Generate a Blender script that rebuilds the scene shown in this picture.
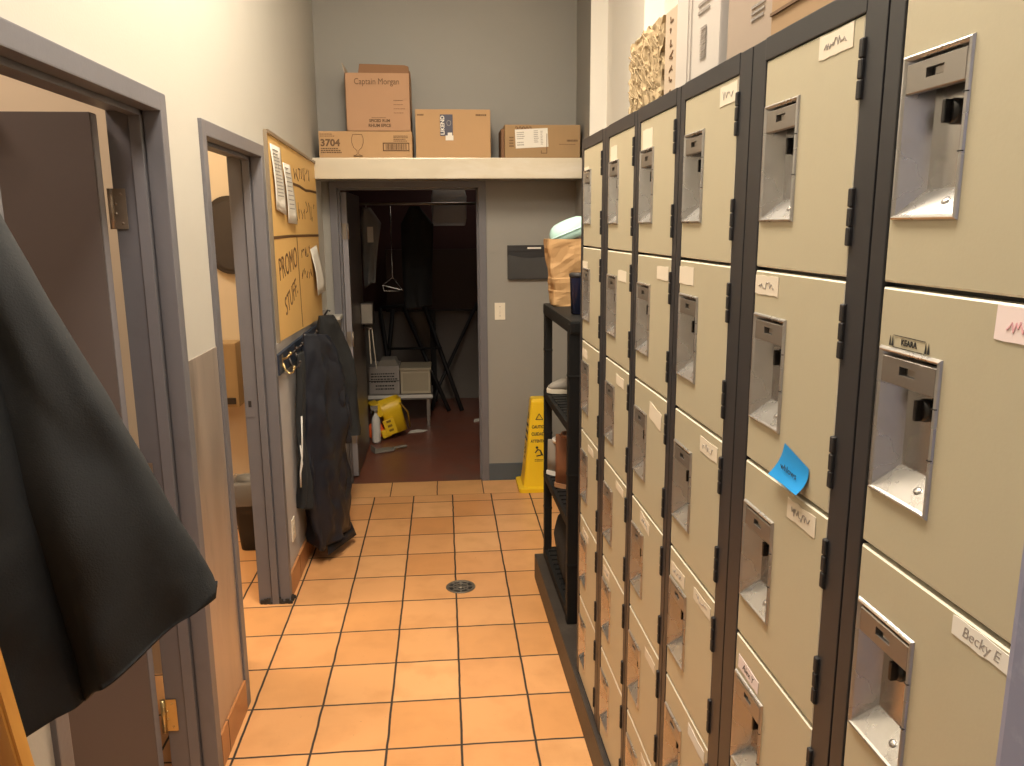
import bpy, bmesh, math, random
from mathutils import Vector, Matrix, noise
random.seed(7)
SC = bpy.context.scene
COL = SC.collection
for o in list(bpy.data.objects):
    bpy.data.objects.remove(o)

# ------------------------------------------------------------------ camera
def make_camera():
    pitch, yaw, roll = 0.196378, 0.084779, -0.0067208
    f = Vector((math.sin(yaw)*math.cos(pitch), math.cos(yaw)*math.cos(pitch), -math.sin(pitch)))
    r = Vector((math.cos(yaw), -math.sin(yaw), 0)); u = r.cross(f)
    c, s = math.cos(roll), math.sin(roll)
    R, U = r*c+u*s, -r*s+u*c
    m = Matrix(((R.x, U.x, -f.x, 0.77599), (R.y, U.y, -f.y, -3.67958), (R.z, U.z, -f.z, 1.82878), (0, 0, 0, 1)))
    cd = bpy.data.cameras.new('camera'); cd.sensor_width = 36; cd.sensor_fit = 'HORIZONTAL'
    cd.lens = 788.993/1024*36; cd.clip_start = 0.02
    o = bpy.data.objects.new('camera', cd); COL.objects.link(o); o.matrix_world = m
    SC.camera = o
make_camera()

# ------------------------------------------------------------------ world, lamps, exposure
w = bpy.data.worlds.new('world'); SC.world = w; w.use_nodes = True
w.node_tree.nodes['Background'].inputs[0].default_value = (1.0, 0.9, 0.78, 1)
w.node_tree.nodes['Background'].inputs[1].default_value = 0.02
vs = SC.view_settings
vs.view_transform = 'Standard'; vs.look = 'None'; vs.gamma = 1; vs.use_curve_mapping = False
vs.exposure = 0.0

def area(name, loc, sx, sy, power, col, rot=(0, 0, 0), spread=180):
    l = bpy.data.lights.new(name, 'AREA'); l.shape = 'RECTANGLE'; l.size = sx; l.size_y = sy
    l.energy = power; l.color = col; l.spread = math.radians(spread)
    o = bpy.data.objects.new(name, l); COL.objects.link(o); o.location = loc; o.rotation_euler = rot
    return o
WARM = (1.0, 0.86, 0.68)
NEUTRAL = (1.0, 0.91, 0.80)
CZ = 3.90
area('ceiling_light', (0.66, -1.05, CZ-0.075), 0.55, 1.15, 110, WARM)
area('ceiling_light', (0.75, -2.75, CZ-0.075), 0.55, 1.15, 62, NEUTRAL)
area('room_light', (-1.3, -2.0, CZ-0.1), 0.6, 0.6, 62, (1.0, 0.80, 0.64))
area('room_light', (-1.2, 0.1, CZ-0.1), 0.6, 0.6, 75, (1.0, 0.80, 0.56))
area('room_light', (1.0, 3.9, 2.75), 0.3, 0.3, 2.4, (1.0, 0.85, 0.7))

# ------------------------------------------------------------------ materials
MATS = {}
def nmat(name, color, rough=0.6, metal=0.0, var=0.06, scale=6.0, bump=0.0, bscale=60.0, spec=0.5, stretch=(1, 1, 1), rvar=0.0, stain=None, stain_scale=2.0, stain_amt=0.3, alpha=None, coat=0.0):
    if name in MATS: return MATS[name]
    m = bpy.data.materials.new(name); m.use_nodes = True
    nt = m.node_tree; N = nt.nodes; L = nt.links
    b = N['Principled BSDF']
    tc = N.new('ShaderNodeTexCoord'); mp = N.new('ShaderNodeMapping'); mp.inputs['Scale'].default_value = stretch
    L.new(tc.outputs['Object'], mp.inputs[0])
    no = N.new('ShaderNodeTexNoise'); no.inputs['Scale'].default_value = scale; no.inputs['Detail'].default_value = 5
    L.new(mp.outputs[0], no.inputs['Vector'])
    mx = N.new('ShaderNodeMix'); mx.data_type = 'RGBA'
    c = Vector(color[:3])
    mx.inputs['A'].default_value = (*(c*(1-var)), 1); mx.inputs['B'].default_value = (*[min(1, v*(1+var)) for v in c], 1)
    L.new(no.outputs['Fac'], mx.inputs['Factor'])
    out = mx.outputs['Result']
    if stain:
        n2 = N.new('ShaderNodeTexNoise'); n2.inputs['Scale'].default_value = stain_scale; n2.inputs['Detail'].default_value = 8; n2.inputs['Roughness'].default_value = 0.65
        L.new(mp.outputs[0], n2.inputs['Vector'])
        rp = N.new('ShaderNodeValToRGB'); rp.color_ramp.elements[0].position = 0.52; rp.color_ramp.elements[1].position = 0.72
        L.new(n2.outputs['Fac'], rp.inputs[0])
        mm = N.new('ShaderNodeMath'); mm.operation = 'MULTIPLY'; mm.inputs[1].default_value = stain_amt; L.new(rp.outputs[0], mm.inputs[0])
        m2 = N.new('ShaderNodeMix'); m2.data_type = 'RGBA'; m2.inputs['B'].default_value = (*stain, 1)
        L.new(mm.outputs[0], m2.inputs['Factor']); L.new(out, m2.inputs['A']); out = m2.outputs['Result']
    L.new(out, b.inputs['Base Color'])
    b.inputs['Roughness'].default_value = rough; b.inputs['Metallic'].default_value = metal
    b.inputs['Specular IOR Level'].default_value = spec
    if coat: b.inputs['Coat Weight'].default_value = coat
    if rvar:
        mr = N.new('ShaderNodeMapRange'); mr.inputs['To Min'].default_value = rough-rvar; mr.inputs['To Max'].default_value = rough+rvar
        L.new(no.outputs['Fac'], mr.inputs[0]); L.new(mr.outputs[0], b.inputs['Roughness'])
    if bump:
        n3 = N.new('ShaderNodeTexNoise'); n3.inputs['Scale'].default_value = bscale; n3.inputs['Detail'].default_value = 4
        L.new(mp.outputs[0], n3.inputs['Vector'])
        bp = N.new('ShaderNodeBump'); bp.inputs['Strength'].default_value = bump; bp.inputs['Distance'].default_value = 0.004
        L.new(n3.outputs['Fac'], bp.inputs['Height']); L.new(bp.outputs[0], b.inputs['Normal'])
    if alpha is not None:
        b.inputs['Alpha'].default_value = alpha
    MATS[name] = m
    return m

def tile_mat(name, tx, ty, ox, oy, cols, grout, gw=0.0032, rough=0.33, axes='XY', mottled=0.6):
    """square tiles: per-tile colour, mottling, sunken dark grout; axes picks the two object axes"""
    m = bpy.data.materials.new(name); m.use_nodes = True
    nt = m.node_tree; N = nt.nodes; L = nt.links; b = N['Principled BSDF']
    tc = N.new('ShaderNodeTexCoord'); sp = N.new('ShaderNodeSeparateXYZ'); L.new(tc.outputs['Object'], sp.inputs[0])
    def M(op, a, b_=None, clamp=False):
        n = N.new('ShaderNodeMath'); n.operation = op; n.use_clamp = clamp
        for i, v in enumerate((a, b_)):
            if v is None: continue
            if isinstance(v, (int, float)): n.inputs[i].default_value = v
            else: L.new(v, n.inputs[i])
        return n.outputs[0]
    wob = N.new('ShaderNodeTexNoise'); wob.inputs['Scale'].default_value = 9; L.new(tc.outputs['Object'], wob.inputs['Vector'])
    wv = M('MULTIPLY', M('SUBTRACT', wob.outputs['Fac'], 0.5), 0.006)
    res = []
    for ax, t, off in ((axes[0], tx, ox), (axes[1], ty, oy)):
        v = M('ADD', M('SUBTRACT', sp.outputs[ax], off), wv)
        v = M('DIVIDE', v, t); fl = M('FLOOR', v); fr = M('SUBTRACT', v, fl)
        d = M('MULTIPLY', M('MINIMUM', fr, M('SUBTRACT', 1.0, fr)), t)
        res.append((fl, d))
    d = M('MINIMUM', res[0][1], res[1][1])
    mr = N.new('ShaderNodeMapRange'); mr.inputs['From Min'].default_value = gw*0.75; mr.inputs['From Max'].default_value = gw*1.35
    mr.interpolation_type = 'SMOOTHSTEP'; L.new(d, mr.inputs[0]); tile = mr.outputs[0]
    cb = N.new('ShaderNodeCombineXYZ'); L.new(res[0][0], cb.inputs[0]); L.new(res[1][0], cb.inputs[1])
    wn = N.new('ShaderNodeTexWhiteNoise'); wn.noise_dimensions = '3D'; L.new(cb.outputs[0], wn.inputs['Vector'])
    rp = N.new('ShaderNodeValToRGB'); e = rp.color_ramp.elements
    e[0].color = (*cols[0], 1); e[0].position = 0; e[1].color = (*cols[-1], 1); e[1].position = 1
    for i, c in enumerate(cols[1:-1]):
        x = e.new((i+1)/(len(cols)-1)); x.color = (*c, 1)
    L.new(wn.outputs['Value'], rp.inputs[0])
    va = N.new('ShaderNodeVectorMath'); va.operation = 'MULTIPLY_ADD'; va.inputs[1].default_value = (7.3, 7.3, 7.3)
    L.new(wn.outputs['Color'], va.inputs[0]); L.new(tc.outputs['Object'], va.inputs[2])
    n1 = N.new('ShaderNodeTexNoise'); n1.inputs['Scale'].default_value = 7; n1.inputs['Detail'].default_value = 5; L.new(va.outputs[0], n1.inputs['Vector'])
    r2 = N.new('ShaderNodeValToRGB'); r2.color_ramp.elements[0].position = 0.45; r2.color_ramp.elements[1].position = 0.75
    L.new(n1.outputs['Fac'], r2.inputs[0])
    mx = N.new('ShaderNodeMix'); mx.data_type = 'RGBA'; mx.inputs['B'].default_value = (*[v*0.82 for v in cols[0]], 1)
    L.new(M('MULTIPLY', r2.outputs[0], mottled), mx.inputs['Factor']); L.new(rp.outputs[0], mx.inputs['A'])
    n2 = N.new('ShaderNodeTexNoise'); n2.inputs['Scale'].default_value = 55; n2.inputs['Detail'].default_value = 6; L.new(tc.outputs['Object'], n2.inputs['Vector'])
    r3 = N.new('ShaderNodeValToRGB'); r3.color_ramp.elements[0].position = 0.70; r3.color_ramp.elements[1].position = 0.76; L.new(n2.outputs['Fac'], r3.inputs[0])
    m3 = N.new('ShaderNodeMix'); m3.data_type = 'RGBA'; m3.inputs['B'].default_value = (0.16, 0.09, 0.04, 1)
    L.new(M('MULTIPLY', r3.outputs[0], 0.5), m3.inputs['Factor']); L.new(mx.outputs['Result'], m3.inputs['A'])
    m4 = N.new('ShaderNodeMix'); m4.data_type = 'RGBA'; m4.inputs['A'].default_value = (*grout, 1)
    L.new(tile, m4.inputs['Factor']); L.new(m3.outputs['Result'], m4.inputs['B'])
    L.new(m4.outputs['Result'], b.inputs['Base Color'])
    rr = N.new('ShaderNodeMapRange'); rr.inputs['To Min'].default_value = 0.8; rr.inputs['To Max'].default_value = rough; L.new(tile, rr.inputs[0]); L.new(rr.outputs[0], b.inputs['Roughness'])
    h = M('ADD', tile, M('MULTIPLY', n1.outputs['Fac'], 0.35))
    bp = N.new('ShaderNodeBump'); bp.inputs['Strength'].default_value = 0.35; bp.inputs['Distance'].default_value = 0.003
    L.new(h, bp.inputs['Height']); L.new(bp.outputs[0], b.inputs['Normal'])
    return m

def wood_mat(name, c0, c1, scale=(14, 14, 1.2), rough=0.35):
    m = bpy.data.materials.new(name); m.use_nodes = True
    N = m.node_tree.nodes; L = m.node_tree.links; b = N['Principled BSDF']
    tc = N.new('ShaderNodeTexCoord'); mp = N.new('ShaderNodeMapping'); mp.inputs['Scale'].default_value = scale; L.new(tc.outputs['Object'], mp.inputs[0])
    n = N.new('ShaderNodeTexNoise'); n.inputs['Scale'].default_value = 1.5; n.inputs['Detail'].default_value = 6; n.inputs['Distortion'].default_value = 0.8
    L.new(mp.outputs[0], n.inputs['Vector'])
    r = N.new('ShaderNodeValToRGB'); r.color_ramp.elements[0].position = 0.3; r.color_ramp.elements[1].position = 0.7
    r.color_ramp.elements[0].color = (*c0, 1); r.color_ramp.elements[1].color = (*c1, 1)
    L.new(n.outputs['Fac'], r.inputs[0]); L.new(r.outputs[0], b.inputs['Base Color']); b.inputs['Roughness'].default_value = rough
    return m

W_CREAM = nmat('wall_paint_cream', (0.465, 0.445, 0.395), 0.55, var=0.03, scale=1.5, bump=0.10, bscale=140, stain=(0.36, 0.335, 0.285), stain_scale=1.2, stain_amt=0.22)
W_BACK = nmat('wall_paint_greige', (0.265, 0.255, 0.23), 0.55, var=0.03, scale=1.5, bump=0.10, bscale=140)
W_GREY = nmat('wall_paint_grey', (0.44, 0.42, 0.41), 0.5, var=0.05, scale=2.0, bump=0.1, bscale=120, stain=(0.30, 0.27, 0.24), stain_scale=2.5, stain_amt=0.35)
W_WHITE = nmat('wall_paint_white', (0.80, 0.775, 0.71), 0.5, var=0.02, scale=2.0, bump=0.08, bscale=140)
W_WARM = nmat('wall_paint_warm', (0.62, 0.52, 0.38), 0.6, var=0.03)
CEIL = nmat('ceiling_paint', (0.6, 0.57, 0.52), 0.7, var=0.03, bump=0.1)
STEEL_SHEET = nmat('brushed_steel_sheet', (0.46, 0.39, 0.33), 0.33, 0.55, var=0.30, scale=9.0, stretch=(1, 1.4, 0.28), rvar=0.12, stain=(0.17, 0.14, 0.12), stain_scale=6.0, stain_amt=0.65, bump=0.06, bscale=30)
FRAME = nmat('door_frame_paint', (0.145, 0.142, 0.156), 0.38, var=0.08, scale=4, bump=0.08, bscale=80, stain=(0.10, 0.095, 0.10), stain_scale=9, stain_amt=0.3)
LEAF = nmat('door_leaf_paint', (0.115, 0.095, 0.09), 0.45, var=0.06, scale=3)
LEAFEDGE = nmat('door_edge_paint', (0.27, 0.26, 0.28), 0.4, var=0.12, scale=5)
BASEBLUE = nmat('cove_base_rubber', (0.07, 0.09, 0.11), 0.45, var=0.1)
FLOOR = tile_mat('quarry_floor_tile', 0.2673, 0.2855, 0.0, 0.0,
                 [(0.57, 0.275, 0.10), (0.63, 0.325, 0.135), (0.59, 0.29, 0.115), (0.65, 0.355, 0.155), (0.54, 0.245, 0.085)], (0.030, 0.020, 0.014), gw=0.0042)
THRESH = tile_mat('threshold_floor_tile', 0.325, 0.33, 0.045, 1.565,
                  [(0.62, 0.33, 0.13), (0.68, 0.37, 0.155), (0.58, 0.30, 0.12)], (0.05, 0.03, 0.02))
BASETILE = tile_mat('quarry_base_tile', 0.2855, 0.5, 0.04, -0.2, [(0.40, 0.17, 0.06), (0.46, 0.21, 0.08)], (0.05, 0.03, 0.02), axes='YZ')
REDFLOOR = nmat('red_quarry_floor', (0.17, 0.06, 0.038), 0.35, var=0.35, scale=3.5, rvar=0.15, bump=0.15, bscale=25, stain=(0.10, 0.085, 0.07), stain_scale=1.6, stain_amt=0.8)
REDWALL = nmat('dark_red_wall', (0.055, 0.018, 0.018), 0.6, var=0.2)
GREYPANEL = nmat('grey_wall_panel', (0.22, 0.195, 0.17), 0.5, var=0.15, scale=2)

LOCKER = nmat('locker_beige_enamel', (0.45, 0.405, 0.285), 0.36, var=0.04, scale=2.5, stain=(0.36, 0.31, 0.22), stain_scale=4.0, stain_amt=0.22, bump=0.03, bscale=200)
CHAR = nmat('locker_charcoal_enamel', (0.027, 0.027, 0.030), 0.42, var=0.12, scale=6)
BLACK = nmat('black_plastic', (0.014, 0.013, 0.014), 0.55, var=0.15)
SHELFBLACK = nmat('shelf_black_plastic', (0.007, 0.007, 0.007), 0.6, var=0.15, spec=0.25)
BLACKGLOSS = nmat('black_lock_plastic', (0.012, 0.012, 0.013), 0.25, var=0.1)
STEEL = nmat('stainless_steel', (0.58, 0.57, 0.56), 0.27, 0.93, var=0.12, scale=10, rvar=0.08, stain=(0.42, 0.36, 0.28), stain_scale=12, stain_amt=0.35, bump=0.04, bscale=90)
STEELD = nmat('satin_steel', (0.33, 0.31, 0.285), 0.38, 0.85, var=0.1, scale=14, rvar=0.1)
LIP = nmat('locker_door_edge', (0.66, 0.62, 0.50), 0.35, var=0.06)
PAPER = nmat('white_paper', (0.72, 0.69, 0.62), 0.7, var=0.03, scale=8)
PAPERPINK = nmat('pink_white_label', (0.80, 0.68, 0.66), 0.6, var=0.04, scale=8)
TAPE = nmat('cream_label_tape', (0.68, 0.61, 0.49), 0.55, var=0.05, scale=12)
INK = nmat('black_ink', (0.02, 0.02, 0.02), 0.6)
INKSOFT = nmat('faded_ink', (0.30, 0.27, 0.24), 0.6)
INKBROWN = nmat('brown_print_ink', (0.13, 0.07, 0.03), 0.7)
INKPINK = nmat('pink_marker', (0.75, 0.42, 0.46), 0.6)
BLUENOTE = nmat('blue_sticky_paper', (0.010, 0.27, 0.66), 0.55, var=0.08, scale=4)
CURB = nmat('dark_curb_paint', (0.032, 0.025, 0.020), 0.5, var=0.3, scale=9, bump=0.15, bscale=60, stain=(0.08, 0.065, 0.05), stain_scale=14, stain_amt=0.5)
CARD = nmat('corrugated_cardboard', (0.44, 0.27, 0.13), 0.75, var=0.07, scale=4, bump=0.1, bscale=90)
CARDRED = nmat('printed_brown_cardboard', (0.40, 0.23, 0.125), 0.7, var=0.06, scale=4, bump=0.08, bscale=90)
CARDDARK = nmat('cardboard_flap_print', (0.22, 0.11, 0.05), 0.7, var=0.08, scale=5)
CARDPALE = nmat('pale_cardboard', (0.42, 0.33, 0.24), 0.7, var=0.08, scale=4)
CARDIN = nmat('cardboard_core', (0.36, 0.275, 0.165), 0.95, var=0.35, scale=28, bump=0.3, bscale=60, stretch=(1, 1, 0.5), spec=0.1)
NAVYLAB = nmat('navy_label', (0.045, 0.045, 0.075), 0.5, var=0.05)
BOARD = nmat('tan_kraft_board', (0.68, 0.425, 0.145), 0.6, var=0.05, scale=3)
MARK = nmat('brown_marker', (0.12, 0.055, 0.015), 0.6)
ALU = nmat('aluminium_trim', (0.30, 0.24, 0.17), 0.4, 0.5, var=0.1)
SHELFFACE = nmat('shelf_edge_metal', (0.62, 0.56, 0.44), 0.30, 0.25, var=0.12, scale=5, stretch=(0.6, 1, 2), stain=(0.75, 0.72, 0.66), stain_scale=3, stain_amt=0.6)
CLOTH = nmat('charcoal_cloth', (0.020, 0.021, 0.022), 0.85, var=0.25, scale=6, bump=0.25, bscale=350, spec=0.25)
CLOTHL = nmat('grey_black_cloth', (0.023, 0.024, 0.025), 0.8, var=0.2, scale=5, bump=0.25, bscale=350, spec=0.3)
NAVY = nmat('navy_black_nylon', (0.012, 0.014, 0.021), 0.40, var=0.3, scale=7, bump=0.25, bscale=40, spec=0.35)
NAVYW = nmat('navy_rail_paint', (0.018, 0.028, 0.05), 0.35, var=0.1)
BRASS = nmat('brass', (0.55, 0.42, 0.20), 0.3, 0.9, var=0.15, scale=20)
HINGE = nmat('worn_hinge_steel', (0.34, 0.28, 0.22), 0.4, 0.7, var=0.25, scale=25)
KRAFT = nmat('kraft_paper_bag', (0.40, 0.24, 0.105), 0.75, var=0.08, scale=6, bump=0.35, bscale=22)
MINT = nmat('pale_mint_plastic', (0.40, 0.62, 0.58), 0.25, var=0.04)
COBALT = nmat('blue_cup_plastic', (0.010, 0.014, 0.04), 0.25, var=0.2)
YELLOW = nmat('safety_yellow_plastic', (0.80, 0.52, 0.015), 0.4, var=0.08, scale=5)
ORANGE = nmat('orange_plastic', (0.75, 0.11, 0.02), 0.45, var=0.08)
RUBBERW = nmat('off_white_rubber', (0.50, 0.45, 0.36), 0.6, var=0.08)
CANVAS = nmat('grey_canvas', (0.22, 0.20, 0.17), 0.8, var=0.12, scale=12)
LEATHER = nmat('tan_leather', (0.17, 0.07, 0.035), 0.45, var=0.25, scale=7)
PLATEW = nmat('switch_plate_plastic', (0.74, 0.68, 0.56), 0.35, var=0.03)
WHITEP = nmat('white_plastic', (0.62, 0.60, 0.56), 0.45, var=0.06)
HONEY = wood_mat('honey_varnished_wood', (0.40, 0.16, 0.03), (0.60, 0.29, 0.06))
DARKBR = nmat('dark_bronze', (0.030, 0.022, 0.018), 0.4, var=0.2)
GREYCLOTH = nmat('grey_shirt_cloth', (0.20, 0.20, 0.20), 0.85, var=0.15, scale=8)
LENS = bpy.data.materials.new('light_diffuser'); LENS.use_nodes = True
_b = LENS.node_tree.nodes['Principled BSDF']; _b.inputs['Base Color'].default_value = (0.9, 0.88, 0.82, 1)
_b.inputs['Emission Color'].default_value = (1, 0.86, 0.66, 1); _b.inputs['Emission Strength'].default_value = 3.0
CLEARBAG = nmat('translucent_bag', (0.55, 0.55, 0.53), 0.3, var=0.1, scale=15, bump=0.5, bscale=30, alpha=0.55)
MESHPK = nmat('dark_mesh_pocket', (0.05, 0.05, 0.05), 0.35, var=0.3, scale=8)

# ------------------------------------------------------------------ mesh helpers
WM = {}                                      # world matrices of objects that carry children
class MB:
    def __init__(s): s.v = []; s.f = []; s.m = []; s.sm = []
    def add(s, verts, faces, mi=0, smooth=False):
        o = len(s.v); s.v += [Vector(p) for p in verts]
        for f in faces:
            s.f.append([i+o for i in f]); s.m.append(mi); s.sm.append(smooth)
        return s
    def bm(s, bm, mat=None, mi=0, smooth=False):
        bm.verts.index_update()
        s.add([(mat @ v.co if mat else v.co.copy()) for v in bm.verts], [[v.index for v in f.verts] for f in bm.faces], mi, smooth)
        bm.free(); return s
    def box(s, a, b, bev=0.0, mi=0, mat=None, seg=2):
        a = Vector(a); b = Vector(b)
        bm = bmesh.new(); bmesh.ops.create_cube(bm, size=1)
        for v in bm.verts: v.co = Vector([(a[i]+b[i])/2 + v.co[i]*abs(b[i]-a[i]) for i in range(3)])
        if bev: bmesh.ops.bevel(bm, geom=bm.edges[:], offset=bev, segments=seg, affect='EDGES', profile=0.7)
        return s.bm(bm, mat, mi, False)
    def prism(s, pts, h0, h1, frame=None, bev=0.0, mi=0):
        """pts: 2D outline (ccw), extruded along third axis; frame maps (x,y,z)->world"""
        bm = bmesh.new(); n = len(pts)
        lo = [bm.verts.new((p[0], p[1], h0)) for p in pts]; hi = [bm.verts.new((p[0], p[1], h1)) for p in pts]
        bm.faces.new(lo[::-1]); bm.faces.new(hi)
        for i in range(n): bm.faces.new((lo[i], lo[(i+1) % n], hi[(i+1) % n], hi[i]))
        if bev: bmesh.ops.bevel(bm, geom=[e for e in bm.edges], offset=bev, segments=2, affect='EDGES')
        bmesh.ops.recalc_face_normals(bm, faces=bm.faces[:])
        return s.bm(bm, frame, mi)
    def tube(s, pts, r, n=10, mi=0, cap=True):
        pts = [Vector(p) for p in pts]; R = r if isinstance(r, (list, tuple)) else [r]*len(pts)
        rings = []; t0 = (pts[1]-pts[0]).normalized(); up = Vector((0, 0, 1)) if abs(t0.z) < 0.9 else Vector((1, 0, 0))
        nx = t0.cross(up).normalized()
        for i, p in enumerate(pts):
            t = (pts[min(i+1, len(pts)-1)]-pts[max(i-1, 0)]).normalized()
            nx = (nx - t*nx.dot(t)).normalized(); ny = t.cross(nx)
            rings.append([p+(nx*math.cos(2*math.pi*k/n)+ny*math.sin(2*math.pi*k/n))*R[i] for k in range(n)])
        return s.loft(rings, cap=cap, mi=mi)
    def loft(s, rings, cap=True, mi=0, smooth=True, closed=True):
        n = len(rings[0]); vs = [p for r in rings for p in r]; fs = []
        for i in range(len(rings)-1):
            for k in range(n if closed else n-1):
                fs.append([i*n+k, i*n+(k+1) % n, (i+1)*n+(k+1) % n, (i+1)*n+k])
        if cap and closed:
            fs.append(list(range(n))[::-1]); fs.append([(len(rings)-1)*n+k for k in range(n)])
        return s.add(vs, fs, mi, smooth)
    def lathe(s, prof, c, n=28, mi=0, axis=None, smooth=True, cap=True):
        """prof [(r,z)] around a vertical axis through c; axis: optional Matrix"""
        rings = []
        for r, z in prof:
            ring = [Vector((r*math.cos(2*math.pi*k/n), r*math.sin(2*math.pi*k/n), z)) for k in range(n)]
            rings.append([(axis @ p if axis else p)+Vector(c) for p in ring])
        return s.loft(rings, cap=cap, mi=mi, smooth=smooth)
    def text(s, body, size, frame, mi=0, align='CENTER', shear=0.0, ext=0.0006, bold=0.0, sx=1.0):
        cu = bpy.data.curves.new('t', 'FONT'); cu.body = body; cu.size = size; cu.align_x = align; cu.align_y = 'CENTER'
        cu.extrude = ext; cu.shear = shear; cu.offset = bold; cu.resolution_u = 3; cu.space_line = 0.95
        ob = bpy.data.objects.new('t', cu); COL.objects.link(ob)
        dg = bpy.context.evaluated_depsgraph_get(); me = bpy.data.meshes.new_from_object(ob.evaluated_get(dg))
        S = Matrix.Diagonal((sx, 1, 1, 1))
        s.add([frame @ (S @ v.co) for v in me.vertices], [list(p.vertices) for p in me.polygons], mi)
        bpy.data.objects.remove(ob); bpy.data.curves.remove(cu); bpy.data.meshes.remove(me)
        return s
    def build(s, name, mats, parent=None, frame=None, world=True, sub=0, weld=False):
        """verts are in world space; stored relative to frame (own transform) and the parent's"""
        me = bpy.data.meshes.new(name)
        W = frame if frame is not None else (WM.get(parent.as_pointer(), Matrix()) if parent else Matrix())
        inv = W.inverted() if world else Matrix()
        me.from_pydata([inv @ p for p in s.v], [], s.f)
        if not isinstance(mats, (list, tuple)): mats = [mats]
        for m in mats: me.materials.append(m)
        for p, mi, sm in zip(me.polygons, s.m, s.sm): p.material_index = mi; p.use_smooth = sm
        me.update()
        bm = bmesh.new(); bm.from_mesh(me)
        if weld: bmesh.ops.remove_doubles(bm, verts=bm.verts[:], dist=1e-5)
        bmesh.ops.recalc_face_normals(bm, faces=bm.faces[:]); bm.to_mesh(me); bm.free()
        o = bpy.data.objects.new(name, me); COL.objects.link(o)
        if parent:
            o.parent = parent
            P = WM.get(parent.as_pointer(), Matrix())
            o.matrix_local = P.inverted() @ W
        else: o.matrix_world = W
        WM[o.as_pointer()] = W.copy()
        if sub:
            md = o.modifiers.new('subdivision', 'SUBSURF'); md.levels = sub; md.render_levels = sub
        return o

def tag(o, label, cat, group=None):
    o['label'] = label; o['category'] = cat
    if group: o['group'] = group
    return o
def thing(name, label, cat, loc=(0, 0, 0), rz=0.0, group=None):
    o = bpy.data.objects.new(name, None); COL.objects.link(o); o.empty_display_size = 0.1
    m = Matrix.Translation(Vector(loc)) @ Matrix.Rotation(rz, 4, 'Z'); o.matrix_world = m; WM[o.as_pointer()] = m
    return tag(o, label, cat, group)
def struct(o):
    o['kind'] = 'structure'; return o
def FR(origin, x, y):
    """frame from origin, x axis, y axis (z = x cross y)"""
    x = Vector(x).normalized(); y = Vector(y).normalized(); z = x.cross(y)
    return Matrix(((x.x, y.x, z.x, origin[0]), (x.y, y.y, z.y, origin[1]), (x.z, y.z, z.z, origin[2]), (0, 0, 0, 1)))
def FRONT(x, y, z): return FR((x, y, z), (1, 0, 0), (0, 0, 1))        # faces -y (towards the camera)
def LEFTW(x, y, z): return FR((x, y, z), (0, 1, 0), (0, 0, 1))        # on the left wall, faces +x
def scribble(mb, frame, w, h, rows, mi=0, t=0.0008, fill=0.7, thick=None):
    """small unreadable print: short bars per row"""
    for r in range(rows):
        y = h/2-(r+0.5)*h/rows; x = -w/2; th = (thick or h/rows*0.45)
        end = w/2*random.uniform(0.5, 1.0)
        while x < end:
            l = random.uniform(0.04, 0.12)*w
            mb.box((x, y-th/2, 0), (min(x+l, w/2), y+th/2, t), 0, mi, frame); x += l+0.025*w

def outline(mb, pts, F, t, mi, z=0.0009):
    for (a, b) in zip(pts[:-1], pts[1:]):
        a = Vector((*a, z)); b = Vector((*b, z)); d = (b-a); L_ = d.length
        if L_ < 1e-6: continue
        ang = math.atan2(d.y, d.x); m = F @ Matrix.Translation((a+b)/2) @ Matrix.Rotation(ang, 4, 'Z')
        mb.box((-L_/2-t/3, -t/2, -0.0009), (L_/2+t/3, t/2, 0.0004), 0, mi, m)

# ------------------------------------------------------------------ the room shell
LX = -0.03          # left wall face
BY = 1.862          # back wall face
T = 0.13            # wall thickness
def wallbox(name, mat, *boxes):
    mb = MB()
    for b in boxes: mb.box(*b)
    return struct(mb.build(name, mat))
D1 = (-2.19, -1.19, 2.21)      # door 1 outer frame y0,y1,z
D2 = (-0.85, 0.09, 2.19)       # door 2
WZ = 1.42                      # top of the steel sheet
x0, x1 = LX-T, LX
FI = 0.03
wallbox('wall_left', W_CREAM,
        ((x0, -5.2, 0), (x1, D1[0]+FI, CZ)), ((x0, D1[0]+FI, D1[2]-FI), (x1, D1[1]-FI, CZ)),
        ((x0, D1[1]-FI, 0), (x1, D2[0]+FI, CZ)), ((x0, D2[0]+FI, D2[2]-FI), (x1, D2[1]-FI, CZ)),
        ((x0, D2[1]-FI, 1.262), (x1, BY, CZ)))
wallbox('wall_left.001', W_GREY, ((x0, D2[1]-FI, 0), (x1, BY, 1.262)))
tr = wallbox('trim_1', W_GREY, ((x1, D2[1]+0.002, 1.262), (x1+0.007, BY-0.12, 1.285)))
# back wall with the doorway cut out
BD = (0.02, 1.075, 2.14)       # outer casing x0,x1,z of the back door
y0, y1 = BY, BY+T
wallbox('wall_back', W_BACK, ((x0, y0, 0), (BD[0]+FI, y1, CZ)), ((BD[0]+FI, y0, BD[2]-FI), (BD[1]-FI, y1, CZ)), ((BD[1]-FI, y0, 0), (2.05, y1, CZ)))
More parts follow.
